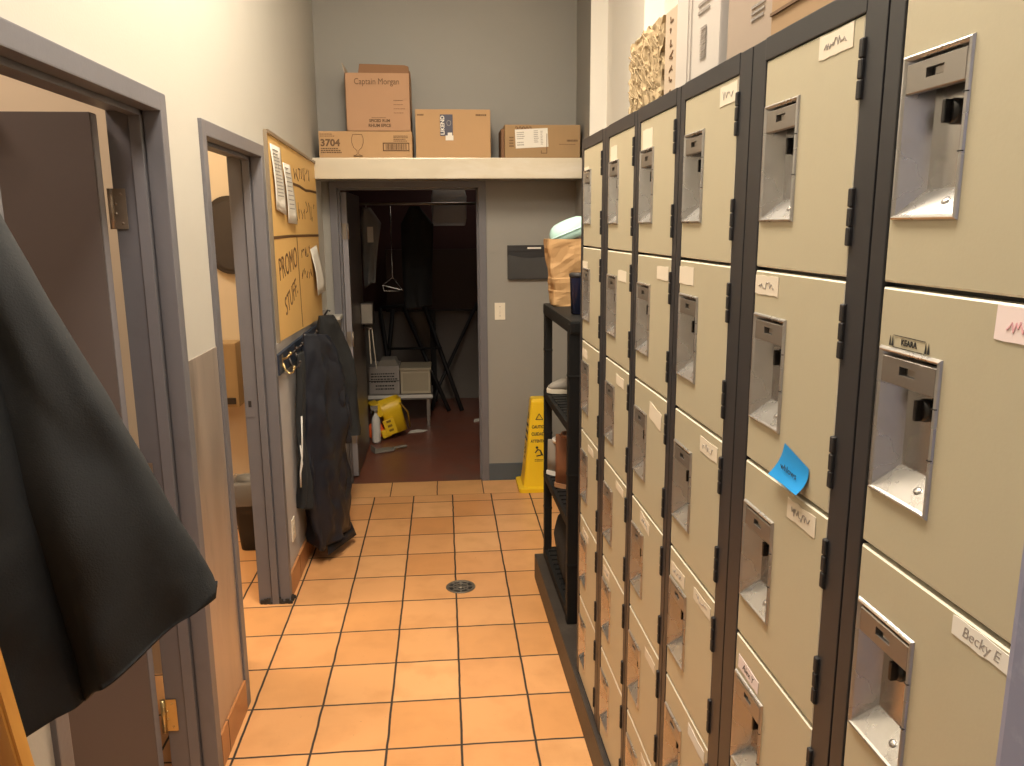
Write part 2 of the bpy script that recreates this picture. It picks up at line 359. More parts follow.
# right wall: grey return near the back, white further forward, with two steps
wallbox('wall_right', W_BACK, ((1.696, 1.36, 0), (2.05, BY, CZ)))
wallbox('wall_right.001', W_WHITE, ((1.80, 0.45, 0), (2.05, 1.36, CZ)), ((1.90, -5.2, 0), (2.05, 0.45, CZ)))
wallbox('wall_right.002', W_WHITE, ((1.697, 1.352, 0), (2.05, 1.36, CZ)))
wallbox('wall_front', W_CREAM, ((x0, -5.33, 0), (2.05, -5.2, CZ)))
wallbox('ceiling', CEIL, ((-2.6, -5.33, CZ), (2.05, 2.0, CZ+0.1)))
wallbox('floor', FLOOR, ((-2.6, -5.33, -0.1), (2.05, 1.565, 0)))
wallbox('floor_threshold', THRESH, ((-0.16, 1.565, -0.1), (2.05, BY+0.012, 0)))
# base tiles on the left wall, blue cove base on the back wall
wallbox('baseboard_left', BASETILE, ((x1, D1[1]+0.002, 0), (x1+0.012, D2[0]-0.002, 0.125)), ((x1, D2[1]+0.002, 0), (x1+0.012, BY, 0.125)))
wallbox('baseboard_back', BASEBLUE, ((BD[1], BY-0.012, 0), (1.696, BY, 0.125)))
wallbox('baseboard_right', BASEBLUE, ((1.684, 1.36, 0), (1.696, BY, 0.125)))
# corner chase at the back left
mb = MB(); mb.box((x1, 1.72, 0), (0.055, BY, 1.215), 0.003); mb.box((x1, 1.70, 1.215), (0.075, BY, 1.238), 0.004)
struct(mb.build('trim_2', W_CREAM))
# steel sheet between the two doors
mb = MB(); mb.box((x1, D1[1]+0.004, 0.125), (x1+0.004, D2[0]-0.002, WZ), 0.001)
sh = mb.build('wall_cladding_sheet', STEEL_SHEET); tag(sh, 'scratched steel wall sheet between the two left doorways', 'wall panel')

# room behind door 1 (lit pale wall seen over the door)
wallbox('wall_side_room', W_WARM, ((-2.6, -0.56, 0), (x0, -0.46, CZ)), ((-2.6, -5.3, 0), (-2.5, -0.46, CZ)))
# room behind door 2
wallbox('wall_second_room', W_WARM, ((-2.6, 1.37, 0), (x0, 1.47, CZ)), ((-2.6, -0.46, 0), (-2.5, 1.47, CZ)))
# storeroom behind the back doorway
SB = 4.72
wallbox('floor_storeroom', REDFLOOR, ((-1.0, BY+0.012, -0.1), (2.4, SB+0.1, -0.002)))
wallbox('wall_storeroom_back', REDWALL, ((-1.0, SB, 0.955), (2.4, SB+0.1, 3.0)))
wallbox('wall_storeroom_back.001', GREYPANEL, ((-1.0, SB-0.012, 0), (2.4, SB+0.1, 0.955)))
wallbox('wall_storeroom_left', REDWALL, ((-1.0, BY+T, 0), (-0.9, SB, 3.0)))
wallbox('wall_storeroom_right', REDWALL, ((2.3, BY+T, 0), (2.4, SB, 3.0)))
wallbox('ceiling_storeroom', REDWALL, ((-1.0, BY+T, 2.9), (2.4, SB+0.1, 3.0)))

# ------------------------------------------------------------------ door frames
def left_frame(name, y0, y1, z, face=0.052, depth=0.130):
    """pressed steel frame in the left wall: casing faces, rabbeted jambs, stop"""
    mb = MB(); xf = LX+0.012; xb = LX-depth
    for a, b in ((y0, y0+face), (y1-face, y1)):
        mb.box((xf-0.05, a, 0), (xf, b, z), 0.004)
        mb.box((xb-0.012, a, 0), (xb+0.05, b, z), 0.004)
    mb.box((xf-0.05, y0+face-0.006, z-face), (xf, y1-face+0.006, z), 0.004)
    mb.box((xb-0.012, y0+face-0.006, z-face), (xb+0.05, y1-face+0.006, z), 0.004)
    # soffit: body between the faces and a raised stop
    for a, b, s in ((y0+0.004, y0+face-0.010, 1), (y1-face+0.010, y1-0.004, -1)):
        mb.box((xb+0.03, a, 0), (xf-0.03, b, z-0.004), 0.0)
        c = b if s > 0 else a
        mb.box((xb+0.055, min(c, c+s*0.024), 0), (xf-0.055, max(c, c+s*0.024), z-face+0.006), 0.002)
    mb.box((xb+0.03, y0+0.01, z-face+0.010), (xf-0.03, y1-0.01, z-0.004))
    mb.box((xb+0.055, y0+face-0.01, z-face-0.014), (xf-0.055, y1-face+0.01, z-face+0.011), 0.002)
    return struct(mb.build(name, FRAME))
f1 = left_frame('door_1', *D1)
f2 = left_frame('door_2', *D2)
mb = MB(); mb.box((LX-0.136, D2[1]-0.0535, 0.95), (LX-0.100, D2[1]-0.0515, 1.09), 0.0006); mb.box((LX-0.124, D2[1]-0.0545, 1.00), (LX-0.110, D2[1]-0.053, 1.03), 0, 1)
mb.build('strike_plate', [FRAME, BLACK], f2)
mb = MB()
for k in range(26):
    a = random.random(); p = (LX-0.13+a*0.145, D2[1]-0.056+random.uniform(-0.006, 0.002), 0.0) if k < 18 else (LX+0.016, D2[1]-0.05+random.random()*0.05, 0.0)
    q = random.uniform(0.005, 0.012); mb.box((p[0]-q, p[1]-q*0.5, 0), (p[0]+q, p[1]+q*0.5, random.uniform(0.006, 0.034)), 0.002)
o = mb.build('scuffed_dirt', nmat('black_scuff_dirt', (0.03, 0.025, 0.02), 0.8, var=0.4, scale=40), f2); o['kind'] = 'stuff'
# back door frame
def back_frame():
    mb = MB(); f = 0.052; yf = BY-0.014; yb = BY+0.15; a, b, z = BD
    for p, q in ((a, a+f), (b-f, b)):
        mb.box((p, yf, 0), (q, yf+0.05, z), 0.004); mb.box((p, yb-0.05, 0), (q, yb, z), 0.004)
        mb.box((p+0.004, yf+0.03, 0), (q-0.012 if p == a else q-0.004, yb-0.03, z-0.004)) if p == a else mb.box((p+0.012, yf+0.03, 0), (q-0.004, yb-0.03, z-0.004))
    mb.box((a+f-0.012, yf+0.045, 0), (a+f+0.012, yb-0.06, z-f), 0.002)
    mb.box((b-f-0.012, yf+0.045, 0), (b-f+0.012, yb-0.06, z-f), 0.002)
    mb.box((a+f-0.006, yf, z-f), (b-f+0.006, yf+0.05, z), 0.004); mb.box((a+f-0.006, yb-0.05, z-f), (b-f+0.006, yb, z), 0.004)
    mb.box((a+0.01, yf+0.03, z-f+0.010), (b-0.01, yb-0.03, z-0.004)); mb.box((a+f, yf+0.045, z-f-0.012), (b-f, yb-0.06, z-f+0.012), 0.002)
    return struct(mb.build('door_3', FRAME))
f3 = back_frame()
# right-hand frame near the camera
mb = MB(); mb.box((1.150, -3.36, 0), (1.28, -3.222, 2.45), 0.006); mb.box((1.143, -3.345, 0), (1.16, -3.30, 2.45), 0.004); mb.box((1.28, -3.36, 0), (1.90, -3.29, 2.45))
struct(mb.build('door_4', nmat('lavender_grey_frame_paint', (0.22, 0.24, 0.345), 0.4, var=0.1, scale=6, stain=(0.48, 0.50, 0.58), stain_scale=22, stain_amt=0.5)))

def butt_hinge(y, z, xk, mat, parent, s=1.0):
    """hinge leaf on the jamb face (normal -y) and its knuckle"""
    mb = MB(); h = 0.115*s
    mb.box((xk+0.002, y-0.002, z-h/2), (xk+0.042*s, y, z+h/2), 0.0008)
    mb.tube([(xk, y-0.005, z-h/2), (xk, y-0.005, z+h/2)], 0.0075*s, 10)
    for k in (-0.36, -0.12, 0.12, 0.36): mb.tube([(xk+0.012+0.016*(abs(k) > 0.2), y-0.004, z+k*h), (xk+0.012+0.016*(abs(k) > 0.2), y-0.001, z+k*h)], 0.004, 8)
    for k in (-0.3, -0.1, 0.1, 0.3): mb.tube([(xk, y-0.005, z+k*h-0.001), (xk, y-0.005, z+k*h+0.001)], 0.0083*s, 10)
    return mb.build('hinge', mat, parent)
# door leaf 1, open into the side room
mb = MB(); yl = D1[1]-0.052
leaf = thing('open_door', 'dark brown grey steel door standing open inside the nearest left doorway', 'door', (LX-0.165, yl-0.02, 0))
mb.box((LX-1.055, yl-0.050, 0.015), (LX-0.165, yl-0.006, 2.148), 0.002)
lf = mb.build('door_leaf', LEAF, leaf)
mb = MB(); mb.box((LX-0.1645, yl-0.046, 0.02), (LX-0.1625, yl-0.010, 2.144)); mb.build('leaf_edge', LEAFEDGE, leaf)
butt_hinge(yl-0.003, 1.885, LX-0.148, HINGE, leaf); butt_hinge(yl-0.003, 0.25, LX-0.148, BRASS, leaf); butt_hinge(yl-0.003, 1.06, LX-0.148, HINGE, leaf)
mb = MB(); mb.tube([(LX-0.45, yl-0.10, 2.185), (LX-0.80, yl-0.16, 2.185)], 0.008); mb.tube([(LX-0.46, yl-0.10, 2.215), (LX-0.78, yl-0.03, 2.245)], 0.008)
mb.box((LX-0.86, yl-0.11, 2.06), (LX-0.62, yl-0.05, 2.12), 0.006)
mb.build('door_closer', DARKBR, leaf)
# back door leaf, open into the storeroom
leaf3 = thing('open_door', 'dark storeroom door open on its left hinges behind the back doorway', 'door', (BD[0]+0.07, BY+0.16, 0))
mb = MB(); xl = BD[0]+0.052
mb.box((xl-0.002, BY+0.158, 0.012), (xl+0.043, BY+1.02, 2.07), 0.002); mb.build('door_leaf', nmat('storeroom_door_paint', (0.07, 0.055, 0.048), 0.35, var=0.1), leaf3)
mb = MB(); mb.box((xl+0.0, BY+0.1555, 0.016), (xl+0.041, BY+0.158, 2.065)); mb.build('leaf_edge', LEAFEDGE, leaf3)
for z in (0.32, 1.04, 1.80):
    mb = MB(); mb.box((xl+0.002, BY+0.152, z-0.055), (xl+0.034, BY+0.156, z+0.055), 0.001); mb.tube([(xl+0.045, BY+0.152, z-0.055), (xl+0.045, BY+0.152, z+0.055)], 0.006)
    mb.build('hinge', HINGE, leaf3)
mb = MB(); ly = BY+0.93
mb.tube([(xl+0.043, ly, 1.03), (xl+0.053, ly, 1.03)], 0.028, 16); mb.tube([(xl+0.05, ly, 1.03), (xl+0.10, ly, 1.03), (xl+0.108, ly-0.02, 1.03), (xl+0.108, ly-0.12, 1.03)], 0.009)
mb.build('lever_handle', STEEL, leaf3)

# ceiling lights (fixtures the lamps sit in)
for i, (y, lab) in enumerate(((-1.05, 'flat ceiling light over the middle of the corridor'), (-2.75, 'flat ceiling light over the near end of the corridor'))):
    cxl = (0.66, 0.75)[i]
    cl = thing('ceiling_light_fixture', lab, 'light', (cxl, y, CZ))
    mb = MB(); mb.box((cxl-0.31, y-0.61, CZ-0.06), (cxl+0.31, y+0.61, CZ), 0.006); mb.build('housing', WHITEP, cl)
    mb = MB(); mb.box((cxl-0.28, y-0.57, CZ-0.068), (cxl+0.28, y+0.57, CZ-0.058), 0.003); mb.build('diffuser', LENS, cl)

# ------------------------------------------------------------------ lockers
LK = Matrix.Translation((1.238, 0, 0)) @ Matrix.Rotation(0.02, 4, 'Z')       # local: x into locker, y along the row
DW, PITCH, Z0, ZT = 0.283, 0.3225, 0.142, 2.078
DH = PITCH-0.006
PX0, PX1, PZ1, PZ0 = 0.006, 0.122, -0.068, -0.246                             # handle pan in the door (u, v from top left)
DAX = Matrix(((0, 0, -1, 0), (-1, 0, 0, 0), (0, 1, 0, 0), (0, 0, 0, 1)))      # door axes (u,v,w) -> column axes
curb = MB(); curb.box((-0.016, -3.17, 0), (0.40, 0.20, 0.135), 0.006, mat=LK)
curb = curb.build('locker_curb', CURB); tag(curb, 'dark painted curb on the floor under the lockers and black shelf', 'curb')

def ring(mb, o, i, z, mi=0):
    """flat frame face between two rectangles (u0,v0,u1,v1)"""
    O = [(o[0], o[1], z), (o[2], o[1], z), (o[2], o[3], z), (o[0], o[3], z)]; I = [(i[0], i[1], z), (i[2], i[1], z), (i[2], i[3], z), (i[0], i[3], z)]
    mb.add(O+I, [[k, (k+1) % 4, 4+(k+1) % 4, 4+k] for k in range(4)], mi)
def wall4(mb, r0, z0, r1, z1, mi=0):
    A = [(r0[0], r0[1], z0), (r0[2], r0[1], z0), (r0[2], r0[3], z0), (r0[0], r0[3], z0)]; B = [(r1[0], r1[1], z1), (r1[2], r1[1], z1), (r1[2], r1[3], z1), (r1[0], r1[3], z1)]
    mb.add(A+B, [[k, (k+1) % 4, 4+(k+1) % 4, 4+k] for k in range(4)], mi)
def door_mesh():
    mb = MB(); o = (0, -DH, DW, 0); h = (PX0+0.004, PZ0+0.004, PX1-0.004, PZ1-0.004); b = 0.0022
    oi = (o[0]+b, o[1]+b, o[2]-b, o[3]-b)
    ring(mb, oi, h, 0.0); wall4(mb, oi, 0, o, -b, 1); wall4(mb, o, -b, o, -0.018, 1); ring(mb, o, h, -0.018); wall4(mb, h, 0, h, -0.018)
    return mb
def pan_mesh():
    mb = MB(); o = (PX0, PZ0, PX1, PZ1); r = 0.0065
    i = (o[0]+r, o[1]+r, o[2]-r, o[3]-r); m = (o[0]+0.002, o[1]+0.002, o[2]-0.002, o[3]-0.002); n = (i[0]-0.0015, i[1]-0.0015, i[2]+0.0015, i[3]+0.0015)
    seq = [(0.0, 0.0002), (0.0012, 0.0028), (0.0030, 0.0042), (0.0046, 0.0036), (0.0058, 0.0020), (r, 0.001)]
    for (d0, za), (d1, zb) in zip(seq[:-1], seq[1:]): wall4(mb, (o[0]+d0, o[1]+d0, o[2]-d0, o[3]-d0), za, (o[0]+d1, o[1]+d1, o[2]-d1, o[3]-d1), zb)
    # walls slope into the cavity; the left and bottom walls are broad
    bt = (i[0]+0.013, i[1]+0.028, i[2]-0.005, i[3]-0.004)
    wall4(mb, i, 0.001, bt, -0.027); z = -0.027
    mb.add([(bt[0], bt[1], z), (bt[2], bt[1], z), (bt[2], bt[3], z), (bt[0], bt[3], z)], [[0, 1, 2, 3]])
    c = ((i[0]+i[2])/2+0.018, i[1]+0.014, -0.0125)                              # rivet on the sloping floor
    mb.lathe([(0.0055, -0.001), (0.005, 0.0012), (0.0025, 0.0018)], c, 12, axis=Matrix.Rotation(-0.77, 3, 'X'))
    for k in (-0.30, -0.62):                                                     # seams on the right rim
        mb.box((o[2]-0.0062, o[3]+k*(o[3]-o[1])-0.0006, 0.001), (o[2]-0.0005, o[3]+k*(o[3]-o[1])+0.0006, 0.0044), 0, 1)
    return mb
def plate_mesh():
    """latch plate with a slot near the top of the pan"""
    mb = MB(); i = (PX0+0.008, PZ1-0.042, PX1-0.0075, PZ1-0.010); cx = (i[0]+i[2])/2; s = (cx-0.015, i[1]+0.013, cx+0.015, i[3]-0.009)
    b = 0.0012; ii = (i[0]+b, i[1]+b, i[2]-b, i[3]-b)
    ring(mb, ii, s, 0.0022); wall4(mb, ii, 0.0022, i, 0.0008); wall4(mb, i, 0.0008, i, -0.006); wall4(mb, s, 0.0022, s, -0.006)
    mb.add([(s[0], s[1], -0.005), (s[2], s[1], -0.005), (s[2], s[3], -0.005), (s[0], s[3], -0.005)], [[0, 1, 2, 3]], 1)
    mb.box((s[0]+0.011, s[1]+0.001, -0.005), (s[2]-0.001, s[3]-0.001, -0.001), 0.001)
    return mb
def knob_mesh():
    mb = MB(); c = (PX0+0.066, PZ1-0.066, -0.027)
    mb.lathe([(0.0135, 0.0), (0.0135, 0.010), (0.0115, 0.0135), (0.004, 0.0135)], c, 20)
    mb.box((c[0]-0.003, c[1]-0.012, 0.013+c[2]), (c[0]+0.003, c[1]+0.012, 0.021+c[2]), 0.0015)
    return mb
def hinge_mesh(v):
    mb = MB(); u = DW+0.0035
    for k in range(3): mb.box((u-0.0052, v-0.072+k*0.0242, -0.004), (u+0.0052, v-0.072+k*0.0242+0.0236, 0.0056), 0.0034, seg=3)
    mb.box((u-0.004, v-0.072, -0.010), (u+0.0055, v, 0.0022))
    return mb
door0 = door_mesh().build('door', [LOCKER, LIP], world=False)
subs0 = [pan_mesh().build('handle_pan', [STEEL, BLACK], world=False), plate_mesh().build('latch_plate', [STEELD, BLACK], world=False),
         knob_mesh().build('lock_knob', BLACKGLOSS, world=False), hinge_mesh(-0.028).build('hinge', BLACK, world=False), hinge_mesh(-0.205).build('hinge', BLACK, world=False)]
protos = [door0]+subs0
def tag_mesh(w, h, tilt, style, text=None):
    """paper or tape label lying on the door"""
    mb = MB(); F = Matrix.Translation((0, 0, 0)) @ Matrix.Rotation(tilt, 4, 'Z')
    n = 6
    top = [(-w/2+w*k/n, h/2+random.uniform(-1, 1)*0.0012) for k in range(n+1)]; bot = [(w/2-w*k/n, -h/2+random.uniform(-1, 1)*0.0012) for k in range(n+1)]
    mb.prism(bot[::1][::-1]+top[::-1] if False else [(p[0], p[1]) for p in bot[::-1]]+[(p[0], p[1]) for p in top[::-1]], 0.0002, 0.0009, F)
    if text: mb.text(text[0], text[1], F @ Matrix.Translation((text[2], 0, 0.0010)), 1, shear=0.2, ext=0.0002)
    elif 'faint' in style:
        x = -w*0.33; pts = []
        while x < w*0.33: pts.append((x, random.uniform(-0.22, 0.22)*h)); x += random.uniform(0.02, 0.06)*w
        outline(mb, pts, F @ Matrix.Translation((0, 0, 0.0003)), 0.0011, 1, 0.0009)
    return mb
def column(yf, label, tags, yb):
    """one column of six doors; yf = far edge of the doors, yb = (far, near) cabinet sides"""
    root = bpy.data.objects.new('locker', None); COL.objects.link(root); root.empty_display_size = 0.1
    R = LK @ Matrix.Translation((0, yf, 0.135)); root.matrix_world = R; WM[root.as_pointer()] = R
    tag(root, label, 'locker', 'lockers along the right wall')
    f, n = yb; nd = yf-DW; dp = 0.36
    mb = MB(); z1 = 2.112
    def lb(a, b, bev=0.0015): mb.box(a, b, bev, 0, LK)
    lb((-0.001, yf+0.002, 0.135), (0.02, f, z1)); lb((-0.001, n, 0.135), (0.02, nd-0.002, z1))          # front stiles
    lb((-0.002, nd-0.004, ZT+0.001), (0.02, yf+0.004, z1+0.001)); lb((-0.001, nd-0.004, 0.135), (0.02, yf+0.004, Z0-0.002))
    lb((0.02, f-0.002, 0.135), (dp, f, z1), 0); lb((0.02, n, 0.135), (dp, n+0.002, z1), 0)                # sides
    lb((0.02, n, z1-0.004), (dp, f, z1), 0); lb((dp-0.002, n, 0.135), (dp, f, z1), 0)                     # top, back
    for k in range(1, 6): lb((0.016, nd-0.003, Z0+k*PITCH-0.012), (0.05, yf+0.003, Z0+k*PITCH+0.010), 0)
    mb.build('cabinet_frame', CHAR, root)
    for t in range(6):
        d = door0.copy(); COL.objects.link(d); d.parent = root
        dm = R.inverted() @ LK @ Matrix.Translation((0.0, yf, ZT-t*PITCH)) @ DAX
        d.matrix_local = dm; WM[d.as_pointer()] = R @ dm
        for s in subs0:
            c = s.copy(); COL.objects.link(c); c.parent = d; c.matrix_local = Matrix()
        for (u, v, w_, h_, tilt, style, *tx) in tags.get(t, []):
            m = {'paper': PAPER, 'tape': TAPE, 'pink': PAPERPINK, 'pinkfaint': PAPERPINK, 'faint': TAPE}[style]
            ink = {'paper': INK, 'tape': INKSOFT, 'pink': INKPINK, 'pinkfaint': INKPINK, 'faint': INKSOFT}[style]
            tm = tag_mesh(w_, h_, tilt, style, tx[0] if tx else None)
            me_o = tm.build('name_tag', [m, tx[1] if len(tx) > 1 else ink], world=False)
            me_o.parent = d; me_o.matrix_local = Matrix.Translation((u, v, 0.0))
    return root
columns = [
    (-0.955, 'farthest locker column on the right, beside the black shelf',
     {0: [(0.045, -0.075, 0.075, 0.034, 0, 'tape')], 1: [(0.035, -0.060, 0.09, 0.028, 0, 'tape')], 2: [(0.05, -0.04, 0.085, 0.028, 0, 'tape')], 3: [(0.17, -0.035, 0.09, 0.024, 0, 'tape')], 4: [(0.10, -0.045, 0.1, 0.028, 0, 'faint')]}, (-0.918, -1.283)),
    (-1.33, 'second locker column from the black shelf, blank labels down its doors',
     {0: [(0.06, -0.050, 0.075, 0.042, 0, 'tape')], 1: [(0.185, -0.065, 0.095, 0.030, 0, 'tape')], 2: [(0.185, -0.040, 0.09, 0.028, 0, 'tape')], 3: [(0.205, -0.030, 0.09, 0.022, 0, 'tape')], 4: [(0.06, -0.035, 0.08, 0.03, 0.05, 'faint')]}, (-1.286, -1.642)),
    (-1.675, 'third locker column from the black shelf, under the torn cardboard bundle',
     {0: [(0.065, -0.045, 0.085, 0.044, 0, 'tape')], 1: [(0.220, -0.035, 0.088, 0.030, 0, 'tape')], 2: [(0.195, -0.055, 0.10, 0.040, -0.12, 'tape')], 3: [(0.13, -0.030, 0.085, 0.03, -0.1, 'faint')], 4: [(0.21, -0.045, 0.09, 0.026, 0, 'tape')], 5: [(0.20, -0.04, 0.09, 0.026, 0, 'tape')]}, (-1.646, -1.988)),
    (-2.02, 'fourth locker column from the black shelf, under the white lettered carton',
     {0: [(0.238, -0.024, 0.080, 0.034, 0, 'faint')], 1: [(0.045, -0.030, 0.09, 0.036, 0, 'tape')], 2: [(0.215, -0.034, 0.095, 0.030, 0, 'faint')], 3: [(0.215, -0.035, 0.10, 0.026, 0, 'faint'), (0.06, -0.045, 0.09, 0.03, 0.03, 'faint')], 4: [(0.215, -0.030, 0.10, 0.026, 0, 'paper')]}, (-1.992, -2.358)),
    (-2.415, 'second locker column from the camera, blue sticky note on one door',
     {0: [(0.215, -0.018, 0.088, 0.030, 0, 'faint')], 1: [(0.045, -0.022, 0.085, 0.030, 0.0, 'faint')], 2: [(0.208, -0.026, 0.088, 0.030, 0, 'faint')], 3: [(0.058, -0.048, 0.085, 0.024, -0.05, 'pink', ('Alex Y', 0.017, 0), INK)], 4: [(0.2, -0.03, 0.085, 0.028, 0, 'faint')]}, (-2.362, -2.748)),
    (-2.784, 'locker column nearest the camera, handwritten Becky E label on a lower door',
     {1: [(0.238, -0.020, 0.090, 0.032, -0.03, 'pinkfaint')], 2: [(0.222, -0.014, 0.085, 0.021, 0.0, 'paper', ('Becky E', 0.017, 0), INKSOFT)]}, (-2.752, -3.10))]
roots = [column(a, b, c, d) for a, b, c, d in columns]
for p in protos: bpy.data.objects.remove(p)
# stencilled name above a pan on the nearest column (part of that door)
near = roots[-1]; d1 = [c for c in near.children if c.name.startswith('door')]
d1.sort(key=lambda o: -o.matrix_local.translation.z)
mb = MB(); F = Matrix.Translation((0.060, -0.060, 0.0004))
mb.text('KEARA', 0.0095, F, 0, ext=0.0002, bold=0.0002)
for s in (-1, 1):
    mb.box((-0.030, s*0.0068-0.0004, 0), (0.030, s*0.0068+0.0004, 0.0003), 0, 0, F)
    for k in (0, 1): mb.prism([(s*(0.029+0.005*k), -0.006), (s*(0.033+0.005*k), -0.006), (s*(0.031+0.005*k), 0.006)], 0, 0.0003, F)
o = mb.build('stencilled_name', INK, world=False); o.parent = d1[1]; o.matrix_local = Matrix()

# blue sticky note on the second column
def sticky():
    """curled paper square stuck by its top edge; local axes: x along the row to the camera, y up, z outwards"""
    P = LK @ Matrix.Translation((0.0, -2.42, ZT-PITCH)) @ DAX
    n = 8; rows = []
    for j in range(n+1):
        t = j/n; row = []
        for i in range(n+1):
            s_ = i/n
            x = (0.139+0.080*s_)*(1-t)+(0.106+0.102*s_)*t; y = (-0.2535-0.0165*s_)*(1-t)-0.3165*t
            q = max(0, t-0.2)/0.8
            zz = 0.0015+0.009*q*q+0.006*max(0, s_-0.5)*q
            row.append(P @ Vector((x+0.004*math.sin(t*3), y+0.004*q, zz)))
        rows.append(row)
    mb = MB(); vs = [p for r in rows for p in r]; W = n+1
    mb.add(vs, [[j*W+i, j*W+i+1, (j+1)*W+i+1, (j+1)*W+i] for j in range(n) for i in range(n)], 0, True)
    F = P @ Matrix.Translation((0.166, -0.289, 0.0072)) @ Matrix.Rotation(-0.05, 4, 'Z') @ Matrix.Rotation(0.17, 4, 'X')
    t = MB(); t.text('whlows', 0.017, F, 1, shear=0.3, ext=0.0002); mb.v += t.v; o0 = len(vs)
    mb.f += [[i+o0 for i in f] for f in t.f]; mb.m += t.m; mb.sm += t.sm
    o = mb.build('sticky_note', [BLUENOTE, INK], frame=P)
    tag(o, 'blue sticky note with scribbled word on a beige locker door', 'note')
sticky()

# ------------------------------------------------------------------ things on the lockers
def lkbox(name, label, x, y, size, mat, extras=None, rz=0.0, cat='box', group=None):
    """closed carton on the locker tops: x,y = row coordinates of its front near corner"""
    R = LK @ Matrix.Translation((x, y, 2.113)) @ Matrix.Rotation(rz, 4, 'Z')
    root = bpy.data.objects.new(name, None); COL.objects.link(root); root.empty_display_size = 0.1
    root.matrix_world = R; WM[root.as_pointer()] = R; tag(root, label, cat, group)
    w, d, h = size
    mb = MB(); mb.box((0, 0, 0), (w, d, h), 0.004, 0, R)
    mb.box((w/2-0.004, 0.004, h-0.0005), (w/2+0.004, d-0.004, h+0.0006), 0, 0, R)
    mb.build('carton', mat, root)
    return root, R
# torn bundle of cardboard
bundle = bpy.data.objects.new('cardboard_bundle', None); COL.objects.link(bundle)
R = LK @ Matrix.Translation((0.030, -1.715, 2.114)); bundle.matrix_world = R; WM[bundle.as_pointer()] = R
tag(bundle, 'ragged torn block of tan cardboard standing on the lockers', 'cardboard')
mb = MB(); n = 18; W, H = 0.34, 0.215
def rag(a, b, seed, amp): return amp*noise.noise(Vector((a*11+seed, b*11, seed)))
for layer in range(5):
    rows = []
    for side in (0, 1):
        for j in range(n+1):
            for i in range(n+1):
                u, v = i/n, j/n
                cx, cz = u-0.5, v-0.5
                k = max(abs(cx), abs(cz))*2
                rr = 1-0.10*(max(0, k-0.85)/0.15)*abs(noise.noise(Vector((cx*9+layer*3, cz*9, 1.7))))*3
                corner = 1-0.16*max(0, (abs(cx)+abs(cz))*1.0-0.72)
                y = 0.175+cx*W*rr*corner+0.004*layer; z = max(0.001, (0.5+cz*corner*(rr if cz > 0 else 1))*(H-0.012*layer))
                x = layer*0.020+side*0.017+rag(u, v, layer*5+side, 0.006)*(1 if side == 0 else 0.3)
                rows.append(R @ Vector((x+0.012, y, z)))
    N2 = (n+1)*(n+1); fs = []
    for s in (0, 1):
        for j in range(n):
            for i in range(n):
                a = s*N2+j*(n+1)+i; fs.append([a, a+1, a+n+2, a+n+1])
    for i in range(n):
        for (p, q) in ((i, i+1), (n*(n+1)+i, n*(n+1)+i+1), (i*(n+1), (i+1)*(n+1)), (i*(n+1)+n, (i+1)*(n+1)+n)): fs.append([p, q, N2+q, N2+p])
    mb.add(rows, fs, 0)
mb.build('torn_sheets', CARDIN, bundle)
mb = MB()
for k in range(150):
    y = random.uniform(0.03, 0.31); z = random.uniform(0.02, 0.19); a = random.gauss(0.75, 0.35); l = random.uniform(0.02, 0.07)
    F = R @ Matrix.Translation((random.uniform(0.006, 0.014), y, z)) @ Matrix.Rotation(a, 4, 'X') @ Matrix.Rotation(random.uniform(-0.3, 0.3), 4, 'Z')
    mb.box((0, -l/2, -0.0016), (0.002, l/2, 0.0016), 0, 0, F)
o = mb.build('torn_shreds', CARDIN, bundle); o['kind'] = 'stuff'
mb = MB(); mb.box((0.012, -0.108, 0), (0.22, -0.003, 0.205), 0.003, 0, R)
for k in range(7):
    G = R @ FR((0.0118, -0.055, 0.180-k*0.026), (0, -1, 0), (0, 0, 1)); pts = [(random.uniform(-0.014, 0.014), random.uniform(-0.008, 0.008)) for q in range(4)]
    outline(mb, pts, G, 0.004, 1)
mb.build('lettered_side', [CARDPALE, INKBROWN], bundle)
# white lettered carton
wc, R = lkbox('white_carton', 'tall white carton with printed side, on the lockers beside the torn cardboard', 0.03, -2.115, (0.30, 0.27, 0.42), nmat('white_carton_card', (0.46, 0.425, 0.385), 0.65, var=0.04))
mb = MB(); F = R @ FR((-0.0012, 0.20, 0.26), (0, -1, 0), (0, 0, 1))
for k, (u, v, ww, hh, rows) in enumerate(((0.115, 0.0, 0.085, 0.10, 5), (0.115, -0.115, 0.075, 0.03, 2), (0.115, -0.06, 0.03, 0.012, 1))):
    scribble(mb, F @ Matrix.Translation((u, v, 0)), ww, hh, rows, 0, 0.0012, thick=0.006)
scribble(mb, F @ Matrix.Translation((-0.03, 0.02, 0)), 0.04, 0.10, 5, 0, 0.0012, thick=0.009)
for i in range(14): mb.box((0.095, -0.155-i*0.0045, 0), (0.13, -0.155-i*0.0045+random.choice((0.0015, 0.003)), 0.0012), 0, 0, F)
mb.box((0.035, -0.26, 0), (0.0375, 0.16, 0.0012), 0, 0, F); mb.box((0.015, -0.26, 0), (0.0165, 0.16, 0.0012), 0, 0, F)
mb.build('printed_lettering', INKSOFT, wc)
pc, R = lkbox('pale_carton', 'pale pinkish cardboard carton between the white carton and brown carton on the lockers', 0.04, -2.335, (0.30, 0.205, 0.44), nmat('pinkish_carton_card', (0.30, 0.235, 0.18), 0.7, var=0.06))
mb = MB(); F = R @ FR((-0.001, 0.06, 0.075), (0, -1, 0), (0, 0, 1)); scribble(mb, F, 0.06, 0.03, 3, 0, 0.001); mb.build('printed_lettering', INKSOFT, pc)
